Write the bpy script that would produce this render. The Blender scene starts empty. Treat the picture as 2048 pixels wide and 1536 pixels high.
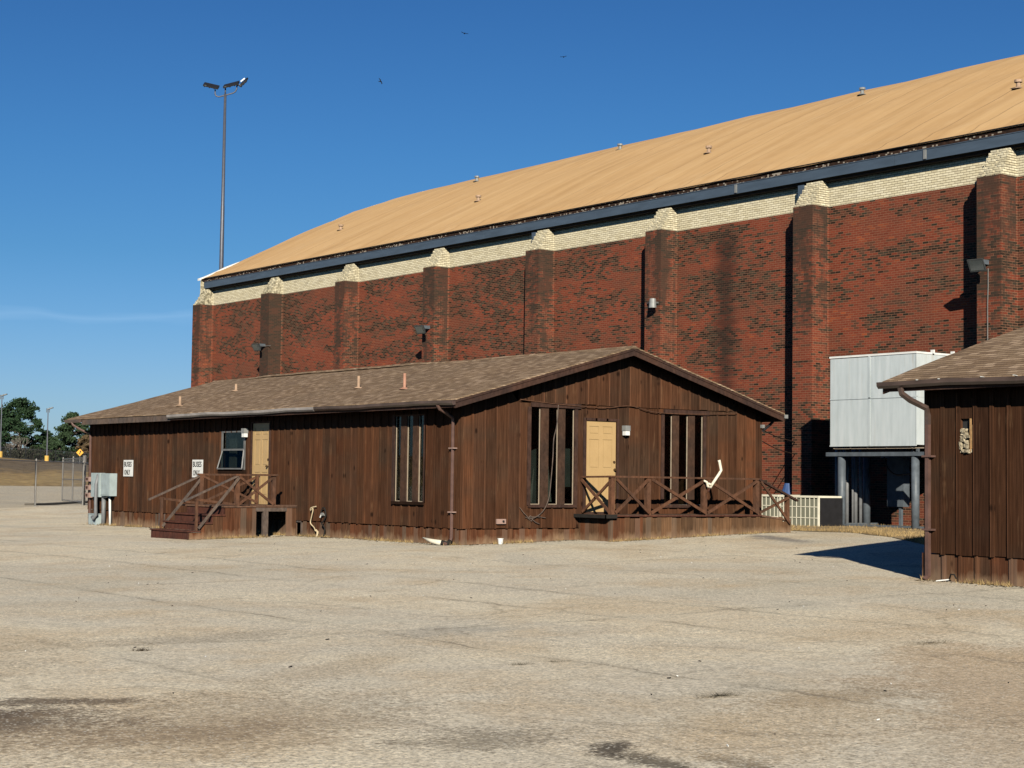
import bpy, bmesh, math, random
from mathutils import Vector, Matrix, noise as mnoise
R = math.radians
random.seed(7)
scene = bpy.context.scene
C = scene.collection

# ------------------------------------------------------------------ camera
CAM = Vector((-20.870, -29.584, 1.378))
RIGHT = Vector((0.79934908, -0.60072547, 0.01303729))
UP = Vector((-0.04415543, -0.03708849, 0.99833599))
FWD = Vector((0.59924232, 0.79859461, 0.05617194))
FPX = 3426.46
cd = bpy.data.cameras.new('camera')
cd.sensor_fit = 'HORIZONTAL'; cd.sensor_width = 36.0
cd.lens = 36.0 * FPX / 2048.0
cd.clip_start = 0.1; cd.clip_end = 6000
cam = bpy.data.objects.new('camera', cd); C.objects.link(cam)
m3 = Matrix((RIGHT, UP, -FWD)).transposed()
cam.matrix_world = Matrix.Translation(CAM) @ m3.to_4x4()
scene.camera = cam

# ------------------------------------------------------------------ light
TAN_EL = 0.44
SUN = Vector((0.58, 0.815, -TAN_EL)).normalized()      # the way the light travels
sd = bpy.data.lights.new('sun', 'SUN'); sd.energy = 5.0; sd.angle = R(0.53); sd.color = (1.0, 0.925, 0.79)
so = bpy.data.objects.new('sun', sd); C.objects.link(so)
so.rotation_euler = SUN.to_track_quat('-Z', 'Y').to_euler(); so.location = (-40, -60, 40)
ELEV = math.atan(TAN_EL)
w = bpy.data.worlds.new('World'); scene.world = w; w.use_nodes = True
nt = w.node_tree; nt.nodes.clear()
wo = nt.nodes.new('ShaderNodeOutputWorld'); bg = nt.nodes.new('ShaderNodeBackground')
sky = nt.nodes.new('ShaderNodeTexSky'); sky.sky_type = 'NISHITA'; sky.sun_disc = False
sky.sun_elevation = ELEV; sky.sun_rotation = math.atan2(-SUN.x, -SUN.y) % (2*math.pi)
sky.air_density = 1.0; sky.dust_density = 0.3; sky.ozone_density = 3.0; sky.altitude = 0
bg.inputs[1].default_value = 0.05
tc = nt.nodes.new('ShaderNodeTexCoord'); sp = nt.nodes.new('ShaderNodeSeparateXYZ')
nt.links.new(tc.outputs['Generated'], sp.inputs[0])
rampw = nt.nodes.new('ShaderNodeValToRGB')
cr = rampw.color_ramp
cr.elements[0].position = 0.0; cr.elements[0].color = (0.72, 0.97, 1.50, 1)
cr.elements[1].position = 1.0; cr.elements[1].color = (0.13, 0.33, 0.60, 1)
for pz_, cz_ in ((.058, (.576, .858, 1.34)), (.128, (.383, .755, 1.14)), (.187, (.33, .72, 1.12)), (.267, (.278, .636, 1.05)), (.5, (.17, .42, .75))):
    e_ = cr.elements.new(pz_); e_.color = cz_ + (1,)
nt.links.new(sp.outputs[2], rampw.inputs[0])
mul = nt.nodes.new('ShaderNodeMix'); mul.data_type = 'RGBA'; mul.blend_type = 'MULTIPLY'; mul.inputs[0].default_value = 1
nt.links.new(sky.outputs[0], mul.inputs[6]); nt.links.new(rampw.outputs[0], mul.inputs[7])
# one thin wisp of cirrus low in the sky
def wm(op, a, b=None):
    n = nt.nodes.new('ShaderNodeMath'); n.operation = op
    for i, v in enumerate((a, b)):
        if v is None: continue
        if isinstance(v, (int, float)): n.inputs[i].default_value = v
        else: nt.links.new(v, n.inputs[i])
    return n.outputs[0]
az = wm('ARCTAN2', sp.outputs[0], sp.outputs[1])
wn = nt.nodes.new('ShaderNodeTexNoise'); wn.inputs['Scale'].default_value = 5
mp = nt.nodes.new('ShaderNodeMapping'); mp.inputs['Scale'].default_value = (3, 3, 14)
nt.links.new(tc.outputs['Generated'], mp.inputs[0]); nt.links.new(mp.outputs[0], wn.inputs['Vector'])
zc = wm('ADD', sp.outputs[2], wm('MULTIPLY', wm('SUBTRACT', wn.outputs[0], 0.5), 0.020))
zc = wm('SUBTRACT', zc, wm('MULTIPLY', wm('SUBTRACT', az, 0.37), 0.04))
band = wm('SUBTRACT', 1.0, wm('MINIMUM', 1.0, wm('ABSOLUTE', wm('MULTIPLY', wm('SUBTRACT', zc, 0.0885), 230.0))))
azm = wm('SUBTRACT', 1.0, wm('MINIMUM', 1.0, wm('ABSOLUTE', wm('MULTIPLY', wm('SUBTRACT', az, 0.42), 4.5))))
cl = wm('MULTIPLY', wm('MULTIPLY', band, wm('POWER', azm, 0.5)), 0.16)
mc = nt.nodes.new('ShaderNodeMix'); mc.data_type = 'RGBA'
nt.links.new(cl, mc.inputs[0]); nt.links.new(mul.outputs[2], mc.inputs[6]); mc.inputs[7].default_value = (7.5, 11.0, 15.0, 1)
nt.links.new(mc.outputs[2], bg.inputs[0]); nt.links.new(bg.outputs[0], wo.inputs[0])
scene.view_settings.view_transform = 'Standard'; scene.view_settings.look = 'None'
scene.view_settings.exposure = 0.40; scene.view_settings.gamma = 1.0
scene.cycles.max_bounces = 6; scene.cycles.diffuse_bounces = 0; scene.cycles.transparent_max_bounces = 12

# ------------------------------------------------------------------ helpers
class MB:
    def __init__(s): s.v = []; s.f = []
    def face(s, pts):
        i = len(s.v); s.v += [tuple(p) for p in pts]; s.f.append(tuple(range(i, i+len(pts))))
    def hexa(s, p):                       # 8 points: bottom 0-3, top 4-7 (ccw)
        i = len(s.v); s.v += [tuple(q) for q in p]
        for q in ((0,3,2,1),(4,5,6,7),(0,1,5,4),(1,2,6,5),(2,3,7,6),(3,0,4,7)): s.f.append(tuple(i+k for k in q))
    def box(s, x0, x1, y0, y1, z0, z1):
        if x0 > x1: x0, x1 = x1, x0
        if y0 > y1: y0, y1 = y1, y0
        if z0 > z1: z0, z1 = z1, z0
        s.hexa([(x0,y0,z0),(x1,y0,z0),(x1,y1,z0),(x0,y1,z0),(x0,y0,z1),(x1,y0,z1),(x1,y1,z1),(x0,y1,z1)])
    def bar(s, p, q, w, h=None, up=(0,0,1)):
        p = Vector(p); q = Vector(q); d = (q-p).normalized(); u = Vector(up)
        if abs(d.dot(u)) > .98: u = Vector((1,0,0))
        a = d.cross(u).normalized(); b = a.cross(d).normalized(); h = h or w
        a *= w/2; b *= h/2
        s.hexa([p-a-b, p+a-b, q+a-b, q-a-b, p-a+b, p+a+b, q+a+b, q-a+b])
    def tube(s, pts, r, n=8, cap=True):
        pts = [Vector(p) for p in pts]; rs = r if isinstance(r, (list, tuple)) else [r]*len(pts)
        base = len(s.v); prev = None
        for k, p in enumerate(pts):
            d = (pts[min(k+1, len(pts)-1)] - pts[max(k-1, 0)])
            d = d.normalized() if d.length > 1e-9 else Vector((0,0,1))
            if prev is None:
                a = d.orthogonal().normalized()
            else:
                a = (prev - d*prev.dot(d)); a = a.normalized() if a.length > 1e-6 else d.orthogonal().normalized()
            prev = a; b = d.cross(a)
            for j in range(n):
                t = 2*math.pi*j/n; s.v.append(tuple(p + (a*math.cos(t)+b*math.sin(t))*rs[k]))
        for k in range(len(pts)-1):
            for j in range(n):
                j2 = (j+1) % n
                s.f.append((base+k*n+j, base+k*n+j2, base+(k+1)*n+j2, base+(k+1)*n+j))
        if cap:
            s.f.append(tuple(base+j for j in reversed(range(n))))
            s.f.append(tuple(base+(len(pts)-1)*n+j for j in range(n)))
    def build(s, name, mat, parent=None, smooth=False, recalc=True):
        me = bpy.data.meshes.new(name); off = Vector((0,0,0))
        if parent is not None:
            q = parent
            while q is not None: off = off + q.location; q = q.parent
        me.from_pydata([tuple(Vector(v)-off) for v in s.v], [], s.f); me.update()
        if recalc:
            bm = bmesh.new(); bm.from_mesh(me); bmesh.ops.recalc_face_normals(bm, faces=bm.faces); bm.to_mesh(me); bm.free()
        me.materials.append(mat)
        if smooth:
            for p in me.polygons: p.use_smooth = True
        o = bpy.data.objects.new(name, me); C.objects.link(o)
        if parent is not None: o.parent = parent
        return o
def tag(o, label=None, cat=None, group=None, kind=None):
    if label: o['label'] = label
    if cat: o['category'] = cat
    if group: o['group'] = group
    if kind: o['kind'] = kind
    return o
def thing(name, loc, label, cat, group=None):
    o = bpy.data.objects.new(name, None); C.objects.link(o); o.location = loc; o.empty_display_size = .3
    return tag(o, label, cat, group)
def copy_tree(o, parent=None):
    c = o.copy(); C.objects.link(c)
    if parent is not None: c.parent = parent
    for ch in [k for k in bpy.data.objects if k.parent == o]: copy_tree(ch, c)
    return c
def far(x, y, D):                          # the world point the photo shows at pixel x, y when it stands D metres away
    return CAM + (FWD + RIGHT*((x-1024)/FPX) - UP*((y-768)/FPX))*D
def ss(t): t = max(0., min(1., t)); return t*t*(3-2*t)

# ------------------------------------------------------------------ materials
class N:
    def __init__(s, name, rough=.85, spec=.25, metal=0):
        s.m = bpy.data.materials.new(name); s.m.use_nodes = True; s.t = s.m.node_tree
        s.b = s.t.nodes['Principled BSDF']; s.b.inputs['Roughness'].default_value = rough
        s.b.inputs['Specular IOR Level'].default_value = spec; s.b.inputs['Metallic'].default_value = metal
        g = s.t.nodes.new('ShaderNodeNewGeometry'); s.pos = g.outputs['Position']
        q = s.t.nodes.new('ShaderNodeSeparateXYZ'); s.t.links.new(s.pos, q.inputs[0]); s.x, s.y, s.z = q.outputs
    def put(s, v, inp):
        if v is None: return
        if isinstance(v, (int, float)):
            try: inp.default_value = v
            except TypeError: inp.default_value = (v, v, v)
        elif isinstance(v, tuple):
            inp.default_value = v if len(v) == len(inp.default_value) else v + (1,)
        else: s.t.links.new(v, inp)
    def M(s, op, a, b=None, c=None, clamp=False):
        n = s.t.nodes.new('ShaderNodeMath'); n.operation = op; n.use_clamp = clamp
        for i, v in enumerate((a, b, c)): s.put(v, n.inputs[i])
        return n.outputs[0]
    def vec(s, x=0, y=0, z=0):
        n = s.t.nodes.new('ShaderNodeCombineXYZ')
        for i, v in enumerate((x, y, z)): s.put(v, n.inputs[i])
        return n.outputs[0]
    def noise(s, v, scale=1, detail=3, rough=.55, dist=0):
        n = s.t.nodes.new('ShaderNodeTexNoise'); s.put(v, n.inputs['Vector']); n.inputs['Scale'].default_value = scale
        n.inputs['Detail'].default_value = detail; n.inputs['Roughness'].default_value = rough; n.inputs['Distortion'].default_value = dist
        return n.outputs[0]
    def white(s, v):
        n = s.t.nodes.new('ShaderNodeTexWhiteNoise'); n.noise_dimensions = '3D'; s.put(v, n.inputs['Vector']); return n.outputs[0]
    def voro(s, v, scale=1, feat='F1'):
        n = s.t.nodes.new('ShaderNodeTexVoronoi'); n.feature = feat; s.put(v, n.inputs['Vector']); n.inputs['Scale'].default_value = scale
        return n.outputs[0]
    def rng(s, v, a, b, lo=0., hi=1., smooth=False):
        n = s.t.nodes.new('ShaderNodeMapRange'); n.clamp = True
        if smooth: n.interpolation_type = 'SMOOTHSTEP'
        s.put(v, n.inputs[0])
        for i, q in enumerate((a, b, lo, hi)): s.put(q, n.inputs[i+1])
        return n.outputs[0]
    def mix(s, f, a, b, mode='MIX'):
        n = s.t.nodes.new('ShaderNodeMix'); n.data_type = 'RGBA'; n.blend_type = mode
        s.put(f, n.inputs[0]); s.put(a, n.inputs[6]); s.put(b, n.inputs[7]); return n.outputs[2]
    def ramp(s, f, els):
        n = s.t.nodes.new('ShaderNodeValToRGB'); c = n.color_ramp
        while len(c.elements) < len(els): c.elements.new(.5)
        for e, (p, q) in zip(c.elements, els): e.position = p; e.color = q + (1,)
        s.put(f, n.inputs[0]); return n.outputs[0]
    def color(s, c): s.put(c, s.b.inputs['Base Color']); return s
    def bump(s, h, strength=.5, dist=.01):
        n = s.t.nodes.new('ShaderNodeBump'); n.inputs['Strength'].default_value = strength; n.inputs['Distance'].default_value = dist
        s.put(h, n.inputs['Height']); s.t.links.new(n.outputs[0], s.b.inputs['Normal']); return s
def plain(name, col, rough=.6, spec=.3, metal=0, var=.12, scale=6, stretch=(1,1,1)):
    n = N(name, rough, spec, metal)
    v = n.vec(n.M('MULTIPLY', n.x, stretch[0]), n.M('MULTIPLY', n.y, stretch[1]), n.M('MULTIPLY', n.z, stretch[2]))
    q = n.noise(v, scale, 5)
    lo = tuple(c*(1-var*1.6) for c in col); hi = tuple(min(1, c*(1+var*1.6)) for c in col)
    n.color(n.ramp(q, [(.3, lo), (.7, hi)])).bump(q, .15, .004)
    return n.m

def brick_mat(name, white=False):
    n = N(name, .9, .15)
    wb, hb, mt = .203, .0677, .0105
    u = n.M('SUBTRACT', n.y, n.x); v = n.z
    row = n.M('FLOOR', n.M('DIVIDE', v, hb))
    off = n.M('MULTIPLY', n.M('MODULO', row, 2.), .5)
    uu = n.M('ADD', n.M('DIVIDE', u, wb), off)
    col = n.M('FLOOR', uu); fu = n.M('FRACT', uu); fv = n.M('FRACT', n.M('DIVIDE', v, hb))
    mo = n.M('MAXIMUM', n.M('LESS_THAN', fu, mt/wb), n.M('LESS_THAN', fv, mt/hb))
    r1 = n.white(n.vec(col, row, 0.)); r2 = n.white(n.vec(col, row, 7.))
    cu = n.M('MULTIPLY', col, wb)
    cv = n.M('MULTIPLY', row, hb)
    fine = n.noise(n.vec(u, v, n.x), 26, 3)
    if white:
        a = n.mix(r1, (.68, .60, .40), (.82, .74, .53))
        a = n.mix(n.M('MULTIPLY', n.M('GREATER_THAN', r2, .9), .35), a, (.42, .36, .24))
        gr = n.noise(n.vec(n.M('MULTIPLY', u, .9), n.M('MULTIPLY', v, 3.)), 1.6, 4)
        a = n.mix(n.rng(gr, .56, .75, 0, .45), a, (.33, .31, .25))
        # soot and moss on the pilaster caps
        capm = n.M('LESS_THAN', n.x, 16.80)
        ms = n.noise(n.vec(n.M('MULTIPLY', n.x, 6.), n.M('MULTIPLY', n.y, 2.5), n.M('MULTIPLY', v, 3.)), 1.5, 4)
        farw = n.rng(n.y, 28., 42., .25, .85)
        a = n.mix(n.M('MULTIPLY', capm, n.M('MULTIPLY', n.rng(ms, .42, .62), farw)), a, (.10, .095, .06))
        mo = n.M('MAXIMUM', n.M('LESS_THAN', fu, .05), n.M('LESS_THAN', fv, .20)); c = n.mix(mo, a, (.15, .115, .07))  # wide dark joints: shadow of the raked mortar painted into their colour
    else:
        pn = n.noise(n.vec(n.M('MULTIPLY', cu, .40), n.M('MULTIPLY', cv, 1.25), 3.), 1.15, 5, .66, .5)
        pn2 = n.noise(n.vec(n.M('MULTIPLY', cu, .12), n.M('MULTIPLY', cv, .3), 9.), 1., 2)
        pr = n.M('ADD', n.M('MULTIPLY', n.M('SUBTRACT', pn, .5), 3.9), n.M('MULTIPLY', n.M('SUBTRACT', pn2, .5), 1.2))
        dk = n.M('GREATER_THAN', n.M('ADD', r1, pr), .76)
        md = n.M('GREATER_THAN', n.M('ADD', r2, pr), .58)
        big = n.noise(n.vec(n.M('MULTIPLY', cu, .35), n.M('MULTIPLY', cv, .7), 21.), 1., 3)
        red = n.ramp(r2, [(0., (.165, .036, .019)), (.45, (.218, .050, .026)), (.8, (.185, .046, .026)), (1., (.31, .072, .027))])
        mid = n.mix(r1, (.115, .042, .025), (.080, .042, .027))
        dark = n.ramp(r2, [(0., (.046, .024, .016)), (.35, (.020, .013, .009)), (.6, (.036, .027, .018)), (1., (.066, .050, .033))])
        red = n.mix(n.rng(big, .45, .66, 0, .75), red, n.mix(r1, (.10, .040, .026), (.14, .046, .026)))
        a = n.mix(dk, n.mix(md, red, mid), dark)
        mt_c = n.mix(n.noise(n.vec(u, v), .9, 2), (.22, .10, .058), (.32, .175, .105))
        c = n.mix(mo, a, mt_c)
        # water stains on the pilaster faces, and one long dark run below the band
        front = n.M('LESS_THAN', n.x, 16.80)
        st = n.M('ADD', n.noise(n.vec(n.M('MULTIPLY', u, 1.6), n.M('MULTIPLY', v, .42)), 1.2, 5, .65), n.M('MULTIPLY', n.M('SUBTRACT', r1, .5), .16))
        up = n.rng(v, 4., 9.6, -.10, .14)
        y2 = n.M('MULTIPLY', n.M('GREATER_THAN', n.y, 37.2), n.M('LESS_THAN', n.y, 39.2))
        sa = n.M('MULTIPLY', front, n.rng(n.M('ADD', n.M('ADD', st, up), n.M('MULTIPLY', y2, .3)), .46, .62, 0, .82))
        c = n.mix(sa, c, n.mix(r2, (.060, .038, .026), (.040, .030, .022)))
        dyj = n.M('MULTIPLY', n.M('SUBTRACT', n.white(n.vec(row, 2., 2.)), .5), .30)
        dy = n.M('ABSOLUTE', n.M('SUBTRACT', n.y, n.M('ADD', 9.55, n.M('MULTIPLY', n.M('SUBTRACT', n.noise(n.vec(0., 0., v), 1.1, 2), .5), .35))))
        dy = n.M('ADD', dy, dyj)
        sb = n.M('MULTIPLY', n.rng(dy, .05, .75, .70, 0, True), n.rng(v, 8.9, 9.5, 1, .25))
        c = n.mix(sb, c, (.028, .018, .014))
    c = n.mix(n.M('MULTIPLY', n.rng(fine, .3, .7), .22), c, n.mix(1., c, (.5, .5, .5), 'MULTIPLY'))
    n.color(c).bump(n.M('SUBTRACT', n.M('MULTIPLY', fine, .4), mo), .5, .006)
    return n.m

def wood_mat(name, skirt=False, red=0., plainwood=False, light=1., seed=0., bph=.02, bw=.31):
    n = N(name, .88, .06)
    u = n.M('ADD', n.x, n.y); v = n.z
    bd = n.M('FLOOR', n.M('DIVIDE', n.M('SUBTRACT', u, bph), bw if not skirt else .155))
    r1 = n.white(n.vec(bd, seed, 1.)); r2 = n.white(n.vec(bd, seed, 5.))
    L = light
    cA = (.073*L, .0325*L, .0168*L); cB = (.090*L, .037*L, .0182*L); cC = (.062*L, .029*L, .0165*L)
    if skirt: cA = (.115, .046, .023); cB = (.145, .058, .027); cC = (.10, .055, .031)
    if skirt and seed: cA = (.135, .075, .040); cB = (.165, .090, .047); cC = (.115, .07, .042)
    c = n.ramp(r1, [(0., cC), (.35, cA), (.75, cA), (1., cB)])
    c = n.mix(1., c, n.ramp(r2, [(0., (.70, .70, .72)), (.5, (1., 1., 1.)), (1., (1.28, 1.24, 1.2))]), 'MULTIPLY')
    # weathered grey patches spanning a few boards
    wp = n.noise(n.vec(n.M('MULTIPLY', n.M('ADD', n.M('MULTIPLY', bd, .31), n.M('MULTIPLY', r2, .4)), .55), n.M('MULTIPLY', v, .55), seed), 1.4, 3)
    c = n.mix(n.rng(wp, .48, .68, 0, .75), c, (.050*L, .0315*L, .0205*L))
    if red: c = n.mix(red, c, (.115, .034, .015))
    if not skirt:
        fb = n.M('FRACT', n.M('DIVIDE', n.M('ADD', n.M('SUBTRACT', u, bph), .03), bw))
        c = n.mix(n.M('MULTIPLY', n.M('LESS_THAN', fb, .06/bw), .62), c, (.135*L, .062*L, .034*L))
    gr = n.noise(n.vec(n.M('MULTIPLY', u, 42.), n.M('MULTIPLY', v, 1.3), r1), 1., 5, .65, .5)
    gr2 = n.noise(n.vec(n.M('MULTIPLY', u, 110.), n.M('MULTIPLY', v, 2.2), r2), 1., 3)
    c = n.mix(1., c, n.ramp(gr, [(.25, (.45, .42, .40)), (.5, (1., 1., 1.)), (.75, (1.65, 1.62, 1.6))]), 'MULTIPLY')
    # sun-bleached splinters running down the boards
    bl = n.noise(n.vec(n.M('MULTIPLY', u, 22.), n.M('MULTIPLY', v, 1.9), n.M('MULTIPLY', r1, 9.)), 1., 3)
    c = n.mix(n.rng(bl, .62, .78, 0, .45), c, (.20, .115, .062))
    kn = n.voro(n.vec(n.M('MULTIPLY', u, 3.4), n.M('MULTIPLY', v, 1.7), seed), 1.)
    c = n.mix(n.rng(kn, .06, .13, .85, 0), c, (.012, .006, .004))
    if skirt:
        ds = n.noise(n.vec(n.M('MULTIPLY', u, 7.), n.M('MULTIPLY', v, 3.), 2.), 1., 4)
        hgt = n.M('SUBTRACT', n.M('SUBTRACT', v, n.M('MULTIPLY', n.x, .028)), n.M('MULTIPLY', n.M('SUBTRACT', ds, .5), .45))
        c = n.mix(n.rng(hgt, -.03, .17, .80, 0), c, (.29, .19, .115))
        c = n.mix(n.M('MULTIPLY', n.M('GREATER_THAN', r2, .8), .5), c, (.13, .10, .075))
    n.color(c).bump(n.M('ADD', gr, n.M('MULTIPLY', gr2, .5)), .55, .004)
    return n.m

def bar_wood(name, col):
    n = N(name, .8, .2)
    g = n.noise(n.vec(n.M('MULTIPLY', n.x, 14.), n.M('MULTIPLY', n.y, 14.), n.M('MULTIPLY', n.z, 7.)), 1., 5, .7)
    g2 = n.noise(n.pos, 1.7, 3)
    c = n.mix(n.rng(g2, .35, .65), col, (col[0]*.62, col[1]*.72, col[2]*.85))
    c = n.mix(1., c, n.ramp(g, [(.3, (.6, .58, .56)), (.7, (1.4, 1.4, 1.4))]), 'MULTIPLY')
    n.color(c).bump(g, .4, .003); return n.m

def shingle_mat(name, axis_pitch, tint=1.):
    n = N(name, .95, .1)
    sl = n.M('MULTIPLY', n.z, 1./math.sin(math.atan(axis_pitch)))         # distance up the slope
    wv = n.noise(n.vec(n.M('MULTIPLY', n.y, .5), n.M('MULTIPLY', n.x, .5)), 1., 3)
    sl = n.M('ADD', sl, n.M('MULTIPLY', n.M('SUBTRACT', wv, .5), .10))
    row = n.M('FLOOR', n.M('DIVIDE', sl, .138)); fr = n.M('FRACT', n.M('DIVIDE', sl, .138))
    k = n.white(n.vec(row, 3., 0.))
    cu = n.M('ADD', n.M('DIVIDE', n.y, .17), n.M('MULTIPLY', k, 5.)); col = n.M('FLOOR', cu); fc = n.M('FRACT', cu)
    r = n.white(n.vec(col, row, 0.)); r2 = n.white(n.vec(col, row, 4.))
    t = tint
    c = n.ramp(r, [(0., (.20*t, .132*t, .080*t)), (.4, (.27*t, .186*t, .115*t)), (.75, (.32*t, .225*t, .145*t)), (1., (.43*t, .31*t, .21*t))])
    c = n.mix(n.M('MULTIPLY', n.M('GREATER_THAN', r2, .82), .6), c, (.16*t, .105*t, .068*t))
    big = n.noise(n.pos, .55, 4)
    c = n.mix(n.rng(big, .4, .7, 0, .35), c, (.20*t, .148*t, .10*t))
    butt = n.M('MAXIMUM', n.M('LESS_THAN', fr, .25), n.M('MULTIPLY', n.M('LESS_THAN', fc, .04), .8))
    c = n.mix(n.M('MULTIPLY', butt, .85), c, (.060, .038, .022))
    gs = n.noise(n.pos, 60, 2)
    c = n.mix(1., c, n.ramp(gs, [(.3, (.75, .75, .75)), (.7, (1.25, 1.25, 1.25))]), 'MULTIPLY')
    n.color(c).bump(n.M('ADD', n.M('MULTIPLY', fr, -1.), n.M('MULTIPLY', r, .3)), .8, .012)
    return n.m

def asphalt_mat():
    n = N('asphalt', .93, .15)
    wx = n.M('ADD', n.x, n.M('MULTIPLY', n.M('SUBTRACT', n.noise(n.pos, .35, 4), .5), 2.4))
    wy = n.M('ADD', n.y, n.M('MULTIPLY', n.M('SUBTRACT', n.noise(n.vec(n.y, n.x, 5.), .35, 4), .5), 2.4))
    b1 = n.noise(n.vec(n.M('MULTIPLY', n.x, .16), n.M('MULTIPLY', n.y, .16)), 1., 5, .6, .6)
    b2 = n.noise(n.vec(n.M('MULTIPLY', n.x, .5), n.M('MULTIPLY', n.y, .5), 8.), 1., 5, .62, .3)
    b3 = n.noise(n.vec(n.M('MULTIPLY', n.x, 1.7), n.M('MULTIPLY', n.y, 1.7), 3.), 1., 5, .65)
    c = n.ramp(b1, [(.30, (.475, .43, .335)), (.44, (.55, .50, .40)), (.56, (.62, .555, .425)), (.66, (.56, .485, .36)), (.78, (.50, .465, .37))])
    c = n.mix(n.rng(b2, .48, .68, 0, .70), c, (.49, .385, .25))
    c = n.mix(n.rng(b2, .30, .45, .60, 0), c, (.48, .455, .375))
    c = n.mix(n.rng(b3, .55, .78, 0, .30), c, (.41, .35, .25))
    grit = n.noise(n.pos, 24, 3, .7)
    def spot(cx, cy, rx, ry, ang, col, amt, lo=.35, hi=1.05):
        nonlocal c
        ca, sa = math.cos(R(ang)), math.sin(R(ang))
        dx = n.M('SUBTRACT', wx, cx); dy = n.M('SUBTRACT', wy, cy)
        a = n.M('DIVIDE', n.M('ADD', n.M('MULTIPLY', dx, ca), n.M('MULTIPLY', dy, sa)), rx)
        b = n.M('DIVIDE', n.M('SUBTRACT', n.M('MULTIPLY', dy, ca), n.M('MULTIPLY', dx, sa)), ry)
        d = n.M('ADD', n.M('SQRT', n.M('ADD', n.M('MULTIPLY', a, a), n.M('MULTIPLY', b, b))), n.M('ADD', n.M('MULTIPLY', n.M('SUBTRACT', b3, .5), 1.3), n.M('MULTIPLY', n.M('SUBTRACT', grit, .5), 1.6)))
        c = n.mix(n.rng(d, lo, hi, amt, 0, True), c, col)
    spot(-16.75, -18.7, .95, .75, 30, (.10, .075, .055), .95)
    spot(-15.9, -18.1, 1.1, .3, -25, (.13, .10, .07), .85); spot(-16.2, -19.6, 1.2, .5, 10, (.24, .18, .12), .7)
    spot(-15.8, -19.5, 2.6, 1.3, 10, (.34, .265, .175), .6)
    spot(-14.3, -21.8, .45, .26, 60, (.075, .062, .048), .9)
    spot(-14.4, -22.4, .65, .28, 65, (.10, .085, .062), .85)
    spot(-13.9, -22.9, .7, .3, 60, (.12, .10, .072), .8)
    spot(-14.9, -21.0, .9, .5, 0, (.20, .17, .125), .6)
    spot(-9.4, -21.2, 4.2, 1.5, 50, (.44, .335, .22), .75, .6, 1.1); spot(-11.9, -23.0, 2.6, .9, 35, (.43, .35, .25), .55)
    spot(-13.2, -13.9, 1.6, .5, 20, (.36, .32, .25), .6); spot(-10.8, -14.9, 1.5, .45, -5, (.36, .34, .29), .6); spot(-17.2, -16.2, 2.2, .7, 20, (.30, .25, .18), .75)
    spot(-11.4, -20.6, 1.5, .5, 10, (.30, .235, .155), .6)
    spot(-12.6, -21.5, 2.2, .9, 40, (.48, .375, .24), .5)
    spot(-16.4, -14.5, 2.6, 1.0, 10, (.36, .29, .195), .6)
    spot(-13.3, -17.2, 1.8, .6, 40, (.43, .35, .24), .5)
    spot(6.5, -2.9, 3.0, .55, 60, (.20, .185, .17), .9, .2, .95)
    spot(10.7, -1.0, 9., 1.2, 42, (.46, .38, .25), .35)
    # paving seams and cracks
    wob = n.M('MULTIPLY', n.M('SUBTRACT', n.noise(n.pos, .8, 5, .7), .5), .55)
    wob2 = n.M('MULTIPLY', n.M('SUBTRACT', n.noise(n.pos, 3.5, 4, .7), .5), .10)
    gate = n.noise(n.pos, .55, 3)
    def seam(coord, at, wd, amt, wmul=1.):
        nonlocal c
        d = n.M('ABSOLUTE', n.M('SUBTRACT', n.M('ADD', coord, n.M('ADD', n.M('MULTIPLY', wob, wmul), wob2)), at))
        wv = n.rng(gate, .35, .65, wd*.4, wd*1.5)
        k = n.M('MULTIPLY', n.M('LESS_THAN', d, wv), n.M('MULTIPLY', n.rng(gate, .40, .56, amt*.10, amt*.8), n.rng(grit, .35, .55, .3, 1.)))
        c = n.mix(k, c, (.115, .098, .075))
        k2 = n.M('MULTIPLY', n.rng(d, 0, wd*9, amt*.34, 0), n.rng(gate, .36, .56, .3, 1.))
        c = n.mix(k2, c, (.25, .22, .165))
    for xx, a in ((-11.3, .75), (-8.0, .65), (-6.2, .65), (-2.6, .45), (-14.6, .35), (1.6, .4)): seam(n.x, xx, .022, a)
    for yy, a in ((-14.6, .7), (-6.5, .5), (-10.5, .3), (3.2, .5), (12., .6), (-18.9, .25)): seam(n.y, yy, .022, a, 2.2)
    cv = n.voro(n.vec(n.M('MULTIPLY', wx, .21), n.M('MULTIPLY', wy, .21)), 1., 'DISTANCE_TO_EDGE')
    c = n.mix(n.M('MULTIPLY', n.rng(cv, .002, .007, .30, 0), n.rng(b2, .42, .55)), c, (.16, .135, .10))
    # aggregate: pale and dark chips, stronger where the binder has worn away
    ag = n.voro(n.pos, 85.); ag2 = n.white(n.vec(n.M('FLOOR', n.M('MULTIPLY', n.x, 70.)), n.M('FLOOR', n.M('MULTIPLY', n.y, 70.)), 0.))
    fi = n.noise(n.pos, 42, 4, .75)
    fm = n.noise(n.pos, 13, 3, .7)
    worn = n.rng(n.noise(n.vec(n.M('MULTIPLY', n.x, .45), n.M('MULTIPLY', n.y, .45), 31.), 1., 4, .6), .40, .62, .45, 1.)
    c = n.mix(worn, c, n.mix(1., c, n.ramp(fi, [(.30, (.45, .44, .43)), (.5, (1., 1., 1.)), (.68, (1.45, 1.44, 1.40))]), 'MULTIPLY'))
    fi2 = n.noise(n.pos, 24, 3, .7); c = n.mix(1., c, n.ramp(fi2, [(.32, (.72, .71, .70)), (.5, (1., 1., 1.)), (.68, (1.25, 1.24, 1.22))]), 'MULTIPLY')
    c = n.mix(1., c, n.ramp(fm, [(.3, (.80, .80, .79)), (.5, (1., 1., 1.)), (.7, (1.16, 1.16, 1.16))]), 'MULTIPLY')
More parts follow.
